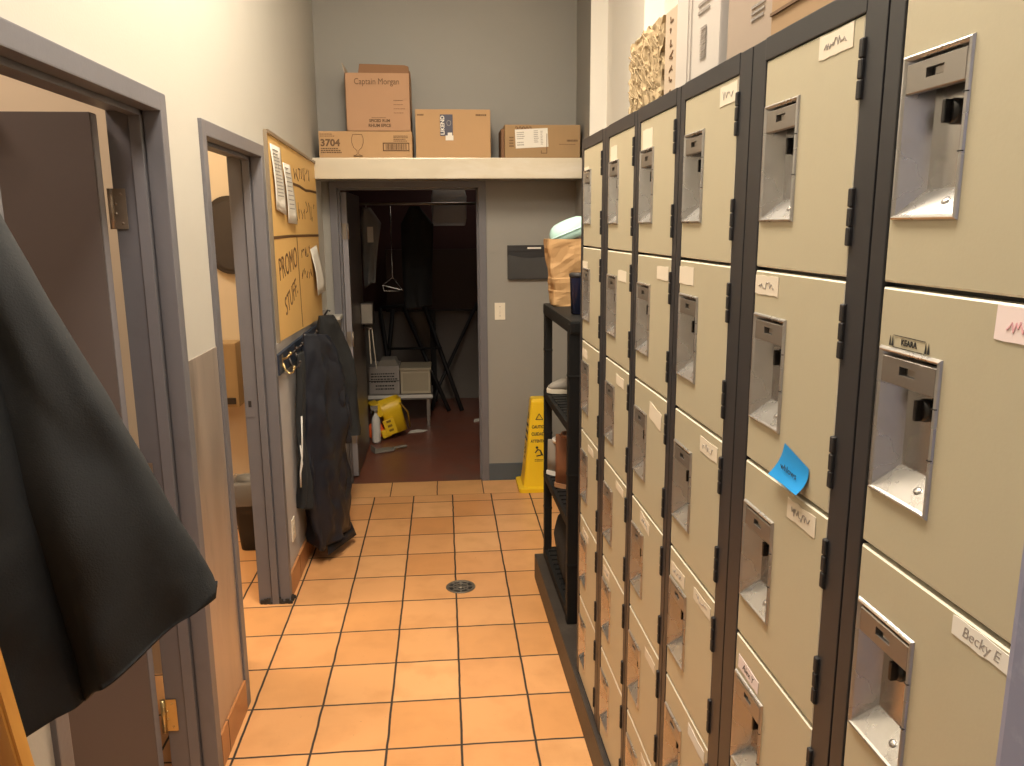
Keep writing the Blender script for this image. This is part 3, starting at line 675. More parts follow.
bc, R = lkbox('brown_carton', 'brown corrugated carton on the lockers nearest the camera', 0.03, -2.70, (0.30, 0.35, 0.26), nmat('brown_carton_card', (0.30, 0.19, 0.095), 0.75, var=0.1))
mb = MB(); mb.box((-0.003, 0.002, 0.045), (0.0, 0.348, 0.05), 0, 0, R); mb.box((-0.002, 0.002, 0.135), (0.0, 0.348, 0.139), 0, 0, R)
mb.build('crease_lines', INKBROWN, bc)

# ------------------------------------------------------------------ high shelf over the back doorway
sh = thing('high_shelf', 'pale metal edged box shelf running above the back doorway', 'shelf', (0.8, 1.70, 2.13))
mb = MB(); mb.box((LX, 1.545, 2.225), (1.696, BY, 2.252)); mb.box((LX, 1.545, 2.13), (1.696, BY, 2.15)); mb.build('shelf_board', W_BACK, sh)
mb = MB(); mb.box((LX+0.001, 1.525, 2.128), (1.688, 1.545, 2.256), 0.003); mb.build('front_edge', SHELFFACE, sh)
SZ = 2.257
gb = thing('glassware_carton', 'flat tan carton printed 3704 with a goblet outline, on the high shelf', 'box', (0.31, 1.68, SZ))
mb = MB(); mb.box((0.015, 1.55, SZ), (0.595, 1.85, SZ+0.162), 0.003); mb.box((0.595, 1.56, SZ+0.004), (0.597, 1.84, SZ+0.158)); mb.build('carton', CARD, gb)
mb = MB(); F = FRONT(0, 1.549, SZ)
mb.text('3704', 0.058, F @ Matrix.Translation((0.085, 0.090, 0)), 0, bold=0.0022, sx=1.05)
scribble(mb, F @ Matrix.Translation((0.075, 0.138, 0)), 0.10, 0.024, 2, 0, thick=0.004); scribble(mb, F @ Matrix.Translation((0.09, 0.045, 0)), 0.13, 0.036, 3, 0, thick=0.007)
gl = [(-0.028, 0.06), (-0.036, 0.035), (-0.036, 0.01), (-0.025, -0.02), (-0.006, -0.038), (-0.004, -0.06), (-0.02, -0.068), (-0.028, -0.072)]
outline(mb, gl+[(-x, y) for x, y in gl[::-1]], F @ Matrix.Translation((0.255, 0.083, 0)), 0.0028, 0); outline(mb, [(-0.028, 0.06), (0.028, 0.06)], F @ Matrix.Translation((0.255, 0.083, 0)), 0.0028, 0); outline(mb, [(-0.028, -0.072), (0.028, -0.072)], F @ Matrix.Translation((0.255, 0.083, 0)), 0.0035, 0)
scribble(mb, F @ Matrix.Translation((0.525, 0.118, 0)), 0.09, 0.04, 4, 0, thick=0.005)
bx0, bx1 = 0.415, 0.575
outline(mb, [(bx0, 0.045), (bx1, 0.045), (bx1, 0.09), (bx0, 0.09), (bx0, 0.045)], F, 0.006, 0)
x = bx0+0.015
while x < bx1-0.012:
    ww = random.choice((0.002, 0.004, 0.006)); mb.box((x, 0.05, 0), (x+ww, 0.085, 0.0012), 0, 0, F); x += ww+random.choice((0.003, 0.004))
mb.build('printed_lettering', INKBROWN, gb)
rb = thing('rum_carton', 'tall open brown rum carton standing on the flat tan carton', 'box', (0.395, 1.69, SZ+0.162))
mb = MB(); z0 = SZ+0.162; z1 = z0+0.350; bxw = (0.190, 0.592); by_ = (1.565, 1.83); th = 0.005
mb.box((bxw[0], by_[0], z0), (bxw[1], by_[0]+th, z1), 0.001); mb.box((bxw[0], by_[1]-th, z0), (bxw[1], by_[1], z1), 0.001)
mb.box((bxw[0], by_[0], z0), (bxw[0]+th, by_[1], z1), 0.001); mb.box((bxw[1]-th, by_[0], z0), (bxw[1], by_[1], z1), 0.001); mb.box((bxw[0], by_[0], z0), (bxw[1], by_[1], z0+th)); mb.build('carton', CARDRED, rb)
mb = MB(); F = Matrix.Translation((0, by_[1]-0.004, z1)) @ Matrix.Rotation(0.10, 4, 'X'); mb.prism([(0.275, 0), (0.592, 0), (0.588, 0.055), (0.57, 0.066), (0.28, 0.072)], -0.002, 0.002, F @ Matrix.Rotation(1.5708, 4, 'X')); mb.build('flap', CARDDARK, rb)
mb = MB(); F2 = Matrix.Translation((bxw[0]+0.002, 0, z1)) @ Matrix.Rotation(-0.25, 4, 'Y'); mb.box((-0.002, by_[0]+0.004, 0), (0.002, by_[1]-0.004, 0.06), 0, 0, F2); mb.build('flap', CARDPALE, rb)
mb = MB(); F3 = Matrix.Translation((0, by_[0]+0.002, z1)) @ Matrix.Rotation(-0.42, 4, 'X'); mb.prism([(0.275, 0), (0.590, 0), (0.586, 0.045), (0.56, 0.055), (0.282, 0.062)], -0.002, 0.002, F3 @ Matrix.Rotation(1.5708, 4, 'X'))
mb.build('flap', CARDDARK, rb)
mb = MB(); F = FRONT(0.392, by_[0]-0.0012, z0)
mb.text('Captain Morgan', 0.052, F @ Matrix.Translation((-0.005, 0.298, 0)), 0, bold=0.0, sx=0.84)
mb.text('SPICED RUM', 0.024, F @ Matrix.Translation((0.005, 0.065, 0)), 0, bold=0.0008, sx=0.98); mb.text('RHUM EPICE', 0.026, F @ Matrix.Translation((0.005, 0.036, 0)), 0, bold=0.0008, sx=0.98)
mb.box((-0.045, 0.083, 0), (0.045, 0.085, 0.001), 0, 0, F)
scribble(mb, F @ Matrix.Translation((0.13, 0.15, 0)), 0.07, 0.10, 4, 0, thick=0.003)
mb.build('printed_lettering', INKBROWN, rb)
kb = thing('plain_carton', 'plain tan carton with navy label in the middle of the high shelf', 'box', (0.855, 1.70, SZ))
mb = MB(); mb.box((0.620, 1.55, SZ), (1.093, 1.85, SZ+0.296), 0.004); mb.box((1.093, 1.56, SZ+0.005), (1.0945, 1.84, SZ+0.29)); mb.build('carton', CARD, kb)
mb = MB(); F = FRONT(0, 1.549, SZ)
mb.box((0.775, 0.135, 0), (0.855, 0.265, 0.0012), 0, 0, F); mb.box((0.808, 0.108, 0), (0.858, 0.138, 0.0015), 0, 1, F); mb.box((0.822, 0.138, 0), (0.85, 0.155, 0.0015), 0, 1, F)
mb.text('LIKEND', 0.034, F @ Matrix.Translation((0.791, 0.20, 0.0012)) @ Matrix.Rotation(1.5708, 4, 'Z'), 1, bold=0.0008)
outline(mb, [(0.83+0.013*math.cos(a*0.5236), 0.213+0.016*math.sin(a*0.5236)) for a in range(13)], F @ Matrix.Translation((0, 0, 0.001)), 0.003, 2)
mb.build('shipping_label', [NAVYLAB, PAPER, INKSOFT], kb)
mb = MB(); scribble(mb, F @ Matrix.Translation((0.655, 0.262, 0)), 0.045, 0.012, 1, 0, thick=0.010); scribble(mb, F @ Matrix.Translation((1.04, 0.262, 0)), 0.08, 0.012, 1, 0, thick=0.011); mb.build('printed_lettering', INKBROWN, kb)
lb_ = thing('shipping_carton', 'low brown carton with large white address label at right end of high shelf', 'box', (1.43, 1.70, SZ))
mb = MB(); mb.box((1.185, 1.55, SZ), (1.672, 1.85, SZ+0.205), 0.004); mb.build('carton', nmat('worn_brown_cardboard', (0.33, 0.21, 0.10), 0.75, var=0.1, scale=5), lb_)
mb = MB(); mb.box((1.165, 1.60, SZ), (1.186, 1.84, SZ+0.185), 0.003); mb.build('flap', CARDDARK, lb_); mb = MB(); mb.box((1.19, 1.62, SZ+0.2055), (1.35, 1.82, SZ+0.214), 0.002); mb.build('flap', CARDDARK, lb_); mb = MB(); mb.box((1.585, 1.62, SZ+0.206), (1.64, 1.8, SZ+0.212), 0.002); mb.build('flap', CARDDARK, lb_)
mb = MB(); F = FRONT(0, 1.549, SZ) ; G = F @ Matrix.Translation((1.357, 0.122, 0)) @ Matrix.Rotation(0.05, 4, 'Z')
mb.box((-0.105, -0.058, 0), (0.105, 0.058, 0.0012), 0, 0, G)
for k, (u, v, ww, hh, r) in enumerate(((-0.07, 0.02, 0.05, 0.05, 4), (0.03, 0.01, 0.03, 0.08, 7), (0.065, 0.0, 0.015, 0.09, 9), (-0.07, -0.03, 0.05, 0.03, 2))): scribble(mb, G @ Matrix.Translation((u, v, 0.001)), ww, hh, r, 1, 0.0006)
mb.build('address_label', [PAPER, INKSOFT], lb_)
mb = MB(); mb.text('20002', 0.04, F @ Matrix.Translation((1.305, 0.178, 0)), 0, bold=0.001, sx=1.1); scribble(mb, F @ Matrix.Translation((1.228, 0.10, 0)), 0.03, 0.07, 4, 0); scribble(mb, F @ Matrix.Translation((1.62, 0.108, 0)), 0.07, 0.016, 1, 0, thick=0.012); scribble(mb, F @ Matrix.Translation((1.595, 0.085, 0)), 0.12, 0.006, 1, 0, thick=0.003)
mb.build('printed_lettering', INKBROWN, lb_)
mb = MB(); outline(mb, [(1.455, 0.15), (1.455, 0.03), (1.42, 0.03), (1.42, 0.045)], F, 0.004, 0); mb.build('printed_mark', INKBROWN, lb_)

# ------------------------------------------------------------------ left wall: board, notes, rail, outlet, coats
xb = LX
board = thing('notice_board', 'tan notice board with brown marker lines on left wall past the doorway', 'board', (xb+0.001, 0.85, 1.26))
xb = LX+0.001; mb = MB(); by0, by1, bz0, bz1 = 0.16, 1.545, 1.285, 2.235
mb.prism([(by0, bz0+0.005), (by1, bz0-0.03), (by1, bz1-0.015), (by0, bz1+0.02)], 0, 0.012, FR((xb, 0, 0), (0, 1, 0), (0, 0, 1))); mb.build('panel', BOARD, board)
mb = MB(); F = LEFTW(xb+0.0125, 0, 0)
mb.prism([(by0-0.004, bz1+0.02), (by1+0.004, bz1-0.015), (by1+0.004, bz1-0.002), (by0-0.004, bz1+0.036)], -0.0125, 0.008, F)
mb.prism([(by0-0.012, bz0), (by0, bz0), (by0, bz1+0.03), (by0-0.012, bz1+0.03)], -0.0125, 0.004, F); mb.build('edge_trim', ALU, board)
mb = MB()
outline(mb, [(0.62, 2.06), (0.95, 2.055), (1.15, 2.04), (1.30, 2.045), (1.54, 2.045)], F, 0.014, 0)
outline(mb, [(0.165, 1.782), (0.6, 1.785), (1.1, 1.782), (1.54, 1.778)], F, 0.014, 0)
outline(mb, [(0.775, 1.78), (0.785, 1.5), (0.80, 1.285)], F, 0.010, 0)
mb.text('PROMO', 0.155, F @ Matrix.Translation((0.50, 1.645, 0)) @ Matrix.Rotation(0.10, 4, 'Z'), 0, sx=0.92)
mb.text('STUFF.', 0.135, F @ Matrix.Translation((0.53, 1.475, 0)) @ Matrix.Rotation(0.25, 4, 'Z'), 0, sx=0.95)
def squiggle(cy, cz, w_, h_, n):
    """loose illegible handwriting"""
    for q in range(n):
        u0 = cy-w_/2+w_*q/n; pts = [(u0+w_/n*0.75*random.random(), cz+random.uniform(-h_/2, h_/2)) for _ in range(4)]
        outline(mb, pts, F, 0.006, 0)
squiggle(1.06, 2.12, 0.55, 0.09, 7); squiggle(1.12, 1.92, 0.70, 0.11, 8); squiggle(1.03, 1.69, 0.36, 0.07, 5); squiggle(1.05, 1.57, 0.36, 0.07, 5)
mb.build('marker_writing', MARK, board)
def note(name, label, pts, bulge, rows, grp='paper notes on the tan board'):
    """paper sheet pinned to the board: four (y,z) corners, lifted by bulge"""
    a, b, c, d = [Vector(p) for p in pts]; n = 6; vs = []
    for j in range(n+1):
        t = j/n
        for i in range(n+1):
            s_ = i/n; p = a.lerp(b, s_).lerp(d.lerp(c, s_), t)
            vs.append(Vector((xb+0.0135+bulge*(math.sin(t*3.1)*0.5+t*t)+0.004*math.sin(s_*5+t*4)*t, p.x, p.y)))
    W = n+1; mb = MB(); mb.add(vs, [[j*W+i, j*W+i+1, (j+1)*W+i+1, (j+1)*W+i] for j in range(n) for i in range(n)], 0, True)
    for r in range(rows):
        t = 0.08+0.75*r/rows; p0 = a.lerp(b, 0.15).lerp(d.lerp(c, 0.15), t); p1 = a.lerp(b, random.uniform(0.5, 0.85)).lerp(d.lerp(c, 0.8), t)
        xx = xb+0.0150+bulge*(math.sin(t*3.1)*0.5+t*t)+0.003*t
        mb.box((xx, p0.x, p0.y-0.0025), (xx+0.0006, p1.x, p0.y+0.0025), 0, 1)
    o = mb.build(name, [PAPER, INKSOFT]); tag(o, label, 'paper', grp)
    md = o.modifiers.new('thickness', 'SOLIDIFY'); md.thickness = 0.0006
note('paper_note', 'longer white paper note at the upper near corner of the tan board', [(0.215, 2.215), (0.455, 2.215), (0.45, 1.885), (0.235, 1.915)], 0.012, 14)
note('paper_note', 'second white paper note, lower and to the right on the tan board', [(0.50, 2.15), (0.695, 2.15), (0.725, 1.845), (0.50, 1.852)], 0.014, 10)
note('paper_note', 'blank white paper at the far right edge of the tan board', [(1.19, 1.70), (1.44, 1.72), (1.50, 1.435), (1.21, 1.42)], 0.03, 0)
xb = LX
rail = thing('coat_rail', 'navy wooden hook rail on left wall below the tan board', 'coat rack', (xb, 0.8, 1.19))
mb = MB(); mb.box((xb, 0.098, 1.135), (xb+0.018, 1.42, 1.235), 0.004); mb.build('back_board', NAVYW, rail)
for k, y in enumerate((0.17, 0.33, 0.50, 0.74, 0.98, 1.22)):
    mb = MB(); x = xb+0.018
    mb.box((x, y-0.011, 1.165), (x+0.004, y+0.011, 1.225), 0.002)
    mb.tube([(x+0.003, y, 1.205), (x+0.022, y, 1.210), (x+0.040, y, 1.228)], [0.005, 0.005, 0.006], 8); mb.lathe([(0.003, -0.009), (0.009, -0.004), (0.009, 0.004), (0.003, 0.009)], (x+0.041, y, 1.232), 12)
    mb.tube([(x+0.003, y, 1.185), (x+0.012, y, 1.150), (x+0.030, y, 1.132), (x+0.048, y, 1.140), (x+0.054, y, 1.160)], [0.005, 0.005, 0.005, 0.005, 0.006], 8); mb.lathe([(0.003, -0.008), (0.008, -0.003), (0.008, 0.003), (0.003, 0.008)], (x+0.054, y, 1.163), 12)
    mb.build('coat_hook', BRASS if k < 1 else DARKBR, rail)
ol = thing('outlet', 'ivory wall outlet low on the left wall beside the hanging coats', 'outlet', (xb, 0.25, 0.30))
mb = MB(); mb.box((xb, 0.215, 0.245), (xb+0.006, 0.29, 0.36), 0.003); mb.build('cover_plate', PLATEW, ol)
mb = MB()
for z in (0.28, 0.325): mb.prism([(0.0525+0.016*math.cos(a*math.pi/6)-0.0, 0.013*math.sin(a*math.pi/6)) for a in range(12)], 0.006, 0.0075, LEFTW(xb, 0.20, z)); 
for z in (0.28, 0.325):
    for dy in (-0.006, 0.006): mb.box((xb+0.0074, 0.2525+dy-0.001, z-0.004), (xb+0.0079, 0.2525+dy+0.001, z+0.004), 0, 1)
mb.build('socket', [PLATEW, BLACK], ol)

def garment(name, label, Ls, Rs, depth, mat, folds=5, amp=0.25, seed=0, normal=None, cat='coat', parent=None, sub=1, build=True, nseg=72, hem=0.012, group=None, wr=0.03):
    """hanging cloth: left and right edges per height, elliptical sections with running folds"""
    m = 44; rings = []
    def at(P, t):
        x = t*(len(P)-1); i = min(int(x), len(P)-2); f = x-i; f = f*f*(3-2*f)*0.5+f*0.5
        return Vector(P[i]).lerp(Vector(P[i+1]), f)
    for j in range(m+1):
        t = j/m; a, b = at(Ls, t), at(Rs, t); c = (a+b)/2; U = (b-a); hw = U.length/2; U.normalize()
        Nn = Vector((-U.y, U.x, 0)).normalized() if normal is None else Vector(normal)
        d = depth[0]+(depth[1]-depth[0])*t
        if t < 0.08: d *= 0.5+t/0.16
        ring_ = []
        for k in range(nseg):
            ph = 2*math.pi*k/nseg
            fo = 1+amp*(0.25+0.75*t)*math.sin(folds*ph+seed+1.5*math.sin(2.2*t+seed))+0.5*amp*noise.noise(Vector((math.cos(ph)*1.6+seed, math.sin(ph)*1.6, t*3)))
            p = c+U*hw*math.cos(ph)+Nn*d*math.sin(ph)*fo
            p = p+Nn*(0.012*t*math.sin(3*math.cos(ph)*2+seed*2+t*4))
            wv = Vector((p.x*3.0+seed*5, p.y*3.0, p.z*1.1)); cr = 0.45-abs(noise.noise(Vector((p.x*7+p.z*2.2+seed, p.y*7, p.z*2.6))))-0.5*abs(noise.noise(Vector((p.x*15-p.z*4+seed, p.y*15, p.z*7)))); p = p+Nn*(noise.noise(wv*2.4)*0.02*(0.4+t)+cr*wr*(0.35+0.65*math.sin(min(1, t*1.3)*1.57)))
            if j == m: p.z += hem*math.sin(folds*ph*0.5+seed)
            ring_.append(p)
        rings.append(ring_)
    mb = MB(); mb.loft(rings, True)
    return mb
# near coat, hanging from a hook on the left wall just outside the picture
nh = tag(MB().box((LX, -2.52, 2.03), (LX+0.012, -2.46, 2.11), 0.003).tube([(LX+0.01, -2.49, 2.07), (LX+0.05, -2.49, 2.055), (LX+0.085, -2.49, 2.075)], 0.007).build('wall_hook', STEELD), 'steel wall hook holding the big dark coat at left', 'hook')
coat = thing('hanging_coat', 'large charcoal coat hanging at the left edge, closest to the camera', 'coat', (0.12, -2.46, 1.1), group='dark coats hanging on the left wall')
mb = garment('', '', [(0.035, -2.47, 2.065), (0.06, -2.47, 1.84), (0.10, -2.46, 1.56), (0.14, -2.45, 1.25), (0.175, -2.45, 1.075)], [(0.055, -2.47, 2.055), (0.137, -2.45, 1.845), (0.262, -2.45, 1.565), (0.378, -2.45, 1.29), (0.392, -2.45, 1.243)], (0.045, 0.06), CLOTHL, folds=3, amp=0.12, seed=1.0)
mb.build('coat_side', CLOTHL, coat)
mb = garment('', '', [(-0.02, -2.50, 2.07), (-0.024, -2.50, 1.7), (-0.024, -2.50, 1.35), (-0.022, -2.49, 1.075)], [(0.075, -2.49, 2.06), (0.115, -2.50, 1.75), (0.160, -2.51, 1.38), (0.176, -2.51, 1.072)], (0.05, 0.075), CLOTH, folds=4, amp=0.16, seed=2.3)
mb.build('coat_front', CLOTH, coat)
# far coats on the rail
c1 = thing('hanging_coat', 'long navy nylon raincoat on the hook rail, hem near the floor', 'coat', (0.09, 0.65, 0.1), group='dark coats hanging on the left wall')
mb = garment('', '', [(0.045, 0.50, 1.285), (0.045, 0.475, 1.09), (0.045, 0.455, 0.83), (0.042, 0.43, 0.57), (0.045, 0.43, 0.35), (0.05, 0.45, 0.10)],
             [(0.125, 0.68, 1.255), (0.160, 0.79, 1.14), (0.188, 0.86, 0.845), (0.184, 0.85, 0.60), (0.184, 0.85, 0.36), (0.150, 0.77, 0.12)], (0.05, 0.085), NAVY, folds=6, amp=0.20, seed=0.4, wr=0.06)
mb.build('coat_body', NAVY, c1)
mb = garment('', '', [(0.10, 0.60, 1.24), (0.135, 0.66, 1.0), (0.15, 0.69, 0.82), (0.15, 0.70, 0.62)], [(0.145, 0.70, 1.24), (0.190, 0.80, 1.0), (0.205, 0.84, 0.8), (0.200, 0.84, 0.60)], (0.035, 0.05), NAVY, folds=3, amp=0.25, seed=1.4, wr=0.06)
mb.build('sleeve', NAVY, c1)
mb = MB(); mb.loft([[Vector(p) for p in r] for r in ([(0.09, 0.56, 0.105), (0.19, 0.80, 0.115), (0.20, 0.78, 0.13), (0.10, 0.54, 0.12)], [(0.10, 0.50, 0.045), (0.225, 0.78, 0.045), (0.230, 0.76, 0.055), (0.11, 0.48, 0.055)])]); mb.build('hem_flap', NAVY, c1)
c2 = thing('hanging_coat', 'black jacket with white zip behind the long raincoat on the rail', 'coat', (0.01, 0.42, 0.4), group='dark coats hanging on the left wall')
mb = garment('', '', [(0.02, 0.40, 1.19), (0.004, 0.375, 0.9), (-0.002, 0.355, 0.60), (-0.004, 0.345, 0.37)], [(0.045, 0.45, 1.20), (0.035, 0.43, 0.9), (0.03, 0.42, 0.60), (0.03, 0.41, 0.37)], (0.02, 0.024), BLACK, folds=3, amp=0.2, seed=3.1)
mb.build('jacket_body', CLOTH, c2)
mb = MB(); mb.tube([(0.026, 0.372, 0.87), (0.024, 0.358, 0.74), (0.020, 0.352, 0.66), (0.010, 0.336, 0.58), (0.008, 0.330, 0.50)], 0.0042, 8); mb.tube([(0.014, 0.352, 0.72), (0.020, 0.35, 0.62), (0.008, 0.334, 0.56)], 0.003, 8); mb.build('zip', WHITEP, c2)
c3 = thing('hanging_coat', 'black coat on the far side of the rail beside the back doorway', 'coat', (0.12, 1.1, 0.5), group='dark coats hanging on the left wall')
mb = garment('', '', [(0.03, 1.10, 1.31), (0.03, 1.10, 1.05), (0.035, 1.10, 0.8), (0.04, 1.10, 0.53)], [(0.09, 1.26, 1.30), (0.16, 1.30, 1.12), (0.215, 1.32, 0.80), (0.225, 1.32, 0.545)], (0.05, 0.07), CLOTH, folds=4, amp=0.2, seed=5.2, wr=0.06)
mb.build('coat_body', CLOTH, c3)
mb = MB(); mb.tube([(0.02, 1.22, 1.222), (0.03, 1.20, 1.28), (0.07, 1.18, 1.335), (0.085, 1.18, 1.33)], 0.006, 8); mb.build('hanger_loop', BLACK, c3)

# honey-coloured board leaning at lower left
wb = MB()
A, Bp = Vector((0.214, -2.725, 1.327)), Vector((0.237, -2.725, 1.147)); d = (Bp-A).normalized()
top = A-d*0.10; bot = A+d*(1.345)
bot = Vector((A.x+d.x*(1.327-0.002)/-d.z, -2.725, 0.002))
n = Vector((1, 0, 0)); w_ = 0.20
pr = [(top.x-w_, top.z), (top.x, top.z), (bot.x, bot.z), (bot.x-w_, bot.z)]
wb.prism([(p[0], p[1]) for p in pr[::-1]], 0, 0.03, FR((0, -2.725, 0), (1, 0, 0), (0, 0, 1)), 0.004)
wbo = wb.build('wooden_board', HONEY); tag(wbo, 'honey varnished wooden board standing at the lower left corner', 'board')

# ------------------------------------------------------------------ second room, seen through door 2
mir = thing('wall_plaque', 'dark rounded panel on the cream wall seen through the middle doorway', 'mirror', (-0.60, 1.36, 1.8))
def rrect(w, h, r, n=6):
    pts = []
    for cx, cy, a0 in ((w/2-r, h/2-r, 0), (-w/2+r, h/2-r, 90), (-w/2+r, -h/2+r, 180), (w/2-r, -h/2+r, 270)):
        for k in range(n+1):
            a = math.radians(a0+90*k/n); pts.append((cx+r*math.cos(a), cy+r*math.sin(a)))
    return pts
mb = MB(); mb.prism(rrect(0.44, 0.47, 0.13), 0, 0.035, FRONT(-0.43, 1.37, 1.785), 0.006); mb.build('frame', DARKBR, mir)
mb = MB(); mb.prism(rrect(0.38, 0.41, 0.10), 0.035, 0.040, FRONT(-0.43, 1.37, 1.785)); mb.build('face', nmat('smoked_glass', (0.05, 0.042, 0.04), 0.2, var=0.15), mir)
bn = thing('waste_bin', 'black waste bin with clear liner on tile floor in the middle room', 'bin', (-0.33, 0.80, 0))
mb = MB(); F = Matrix.Translation((-0.33, 0.80, 0))
def rring(w, d, z, r=0.04): return [F @ Vector((p[0], p[1], z)) for p in rrect(w, d, r, 4)]
mb.loft([rring(0.20, 0.17, 0.002), rring(0.245, 0.205, 0.27), rring(0.27, 0.23, 0.40), rring(0.262, 0.222, 0.40), rring(0.23, 0.19, 0.26), rring(0.19, 0.16, 0.01)]); mb.build('bin_body', BLACK, bn)
mb = MB(); rings = []
for k, (w_, z) in enumerate(((0.285, 0.27), (0.295, 0.33), (0.28, 0.40), (0.26, 0.42), (0.23, 0.36))):
    rings.append([p+Vector((noise.noise(p*25)*0.012, noise.noise(p*25+Vector((3, 1, 2)))*0.012, noise.noise(p*14)*0.03)) for p in rring(w_, w_*0.85, z)])
mb.loft(rings, False); mb.build('bin_liner', nmat('clear_bin_liner', (0.45, 0.43, 0.40), 0.3, var=0.1, scale=15, bump=0.6, bscale=25, alpha=0.38), bn)
dsp = thing('towel_dispenser', 'brown box dispenser on the cream wall past the middle doorway', 'dispenser', (-0.55, 1.30, 0.95))
mb = MB(); mb.box((-0.72, 1.21, 0.74), (-0.50, 1.369, 1.14), 0.012); mb.build('housing', nmat('brown_dispenser', (0.34, 0.23, 0.11), 0.5, var=0.1), dsp)
mb = MB(); mb.box((-0.70, 1.205, 0.76), (-0.52, 1.211, 0.80), 0.003); mb.build('slot', DARKBR, dsp)

# ------------------------------------------------------------------ floor drain
dr = thing('floor_drain', 'round metal floor drain in the orange tiles', 'drain', (0.826, 0.127, 0))
mb = MB(); mb.lathe([(0.076, 0.0005), (0.076, 0.003), (0.070, 0.0042), (0.062, 0.0042), (0.061, 0.001)], (0.826, 0.127, 0), 36); mb.build('rim', nmat('drain_metal', (0.17, 0.15, 0.12), 0.45, 0.6, var=0.2, scale=30), dr)
mb = MB(); mb.lathe([(0.063, 0.0004), (0.063, 0.0012)], (0.826, 0.127, 0), 30, smooth=False)
for k in range(8):
    a = k*math.pi/4; m = Matrix.Translation((0.826, 0.127, 0)) @ Matrix.Rotation(a, 4, 'Z'); mb.box((0.012, -0.005, 0.001), (0.062, 0.005, 0.0038), 0.0005, 1, m)
mb.lathe([(0.016, 0.001), (0.016, 0.004), (0.0, 0.004)], (0.826, 0.127, 0), 16, mi=1)
mb.lathe([(0.042, 0.001), (0.042, 0.0036), (0.035, 0.0036), (0.035, 0.001)], (0.826, 0.127, 0), 30, mi=1, cap=False)
mb.build('grate', [BLACK, nmat('drain_grate', (0.20, 0.18, 0.15), 0.4, 0.6, var=0.2, scale=40)], dr)

# ------------------------------------------------------------------ back wall: switch, file pocket
sw = thing('light_switch', 'ivory light switch on the back wall right of the doorway', 'switch', (1.165, BY, 1.24))
mb = MB(); mb.box((1.128, BY-0.006, 1.18), (1.202, BY, 1.30), 0.003); mb.build('cover_plate', PLATEW, sw)
mb = MB(); mb.box((1.159, BY-0.014, 1.232), (1.171, BY-0.006, 1.252), 0.002); mb.box((1.162, BY-0.0068, 1.205), (1.168, BY-0.006, 1.211), 0, 1); mb.box((1.162, BY-0.0068, 1.27), (1.168, BY-0.006, 1.276), 0, 1); mb.build('toggle', [PLATEW, INKSOFT], sw)
fp = thing('wall_file_pocket', 'black wall file pocket on the back wall above the light switch', 'file holder', (1.38, BY, 1.46))
mb = MB(); mb.box((1.22, BY-0.008, 1.462), (1.56, BY, 1.698), 0.003); mb.box((1.225, BY-0.012, 1.655), (1.555, BY-0.008, 1.694), 0.001); mb.build('back_panel', BLACK, fp)
mb = MB(); pts = [(0.0, 0.0), (0.33, 0.0), (0.33, 0.165), (0.25, 0.150), (0.165, 0.144), (0.08, 0.150), (0.0, 0.168)]
mb.prism(pts, 0.022, 0.026, FRONT(1.225, BY, 1.465)); mb.box((1.225, BY-0.026, 1.462), (1.555, BY-0.006, 1.468)); mb.box((1.222, BY-0.026, 1.465), (1.227, BY-0.006, 1.62)); mb.box((1.553, BY-0.026, 1.465), (1.558, BY-0.006, 1.62)); mb.build('pocket', MESHPK, fp)
mb = MB(); mb.box((1.36, BY-0.0135, 1.672), (1.455, BY-0.0115, 1.684)); mb.build('label_strip', PAPER, fp)

# ------------------------------------------------------------------ wet floor sign
ws = thing('wet_floor_sign', 'yellow wet floor caution cone against the back wall by the black shelf', 'sign', (1.40, 1.70, 0))
def sq(cx, cy, w, d, z, r): return [Vector((cx+p[0], cy+p[1], z)) for p in rrect(w, d, r, 3)]
cx, cy = 1.415, 1.69
mb = MB(); mb.loft([sq(cx, cy, 0.30, 0.30, 0.001, 0.03), sq(cx, cy, 0.30, 0.30, 0.028, 0.03), sq(cx, cy, 0.235, 0.235, 0.036, 0.03), sq(cx, cy, 0.215, 0.215, 0.10, 0.025), sq(cx, cy, 0.165, 0.165, 0.36, 0.022), sq(cx, cy, 0.115, 0.115, 0.63, 0.02), sq(cx, cy, 0.105, 0.105, 0.648, 0.02), sq(cx, cy, 0.07, 0.07, 0.652, 0.015)], smooth=False); mb.build('cone_body', YELLOW, ws)
mb = MB()
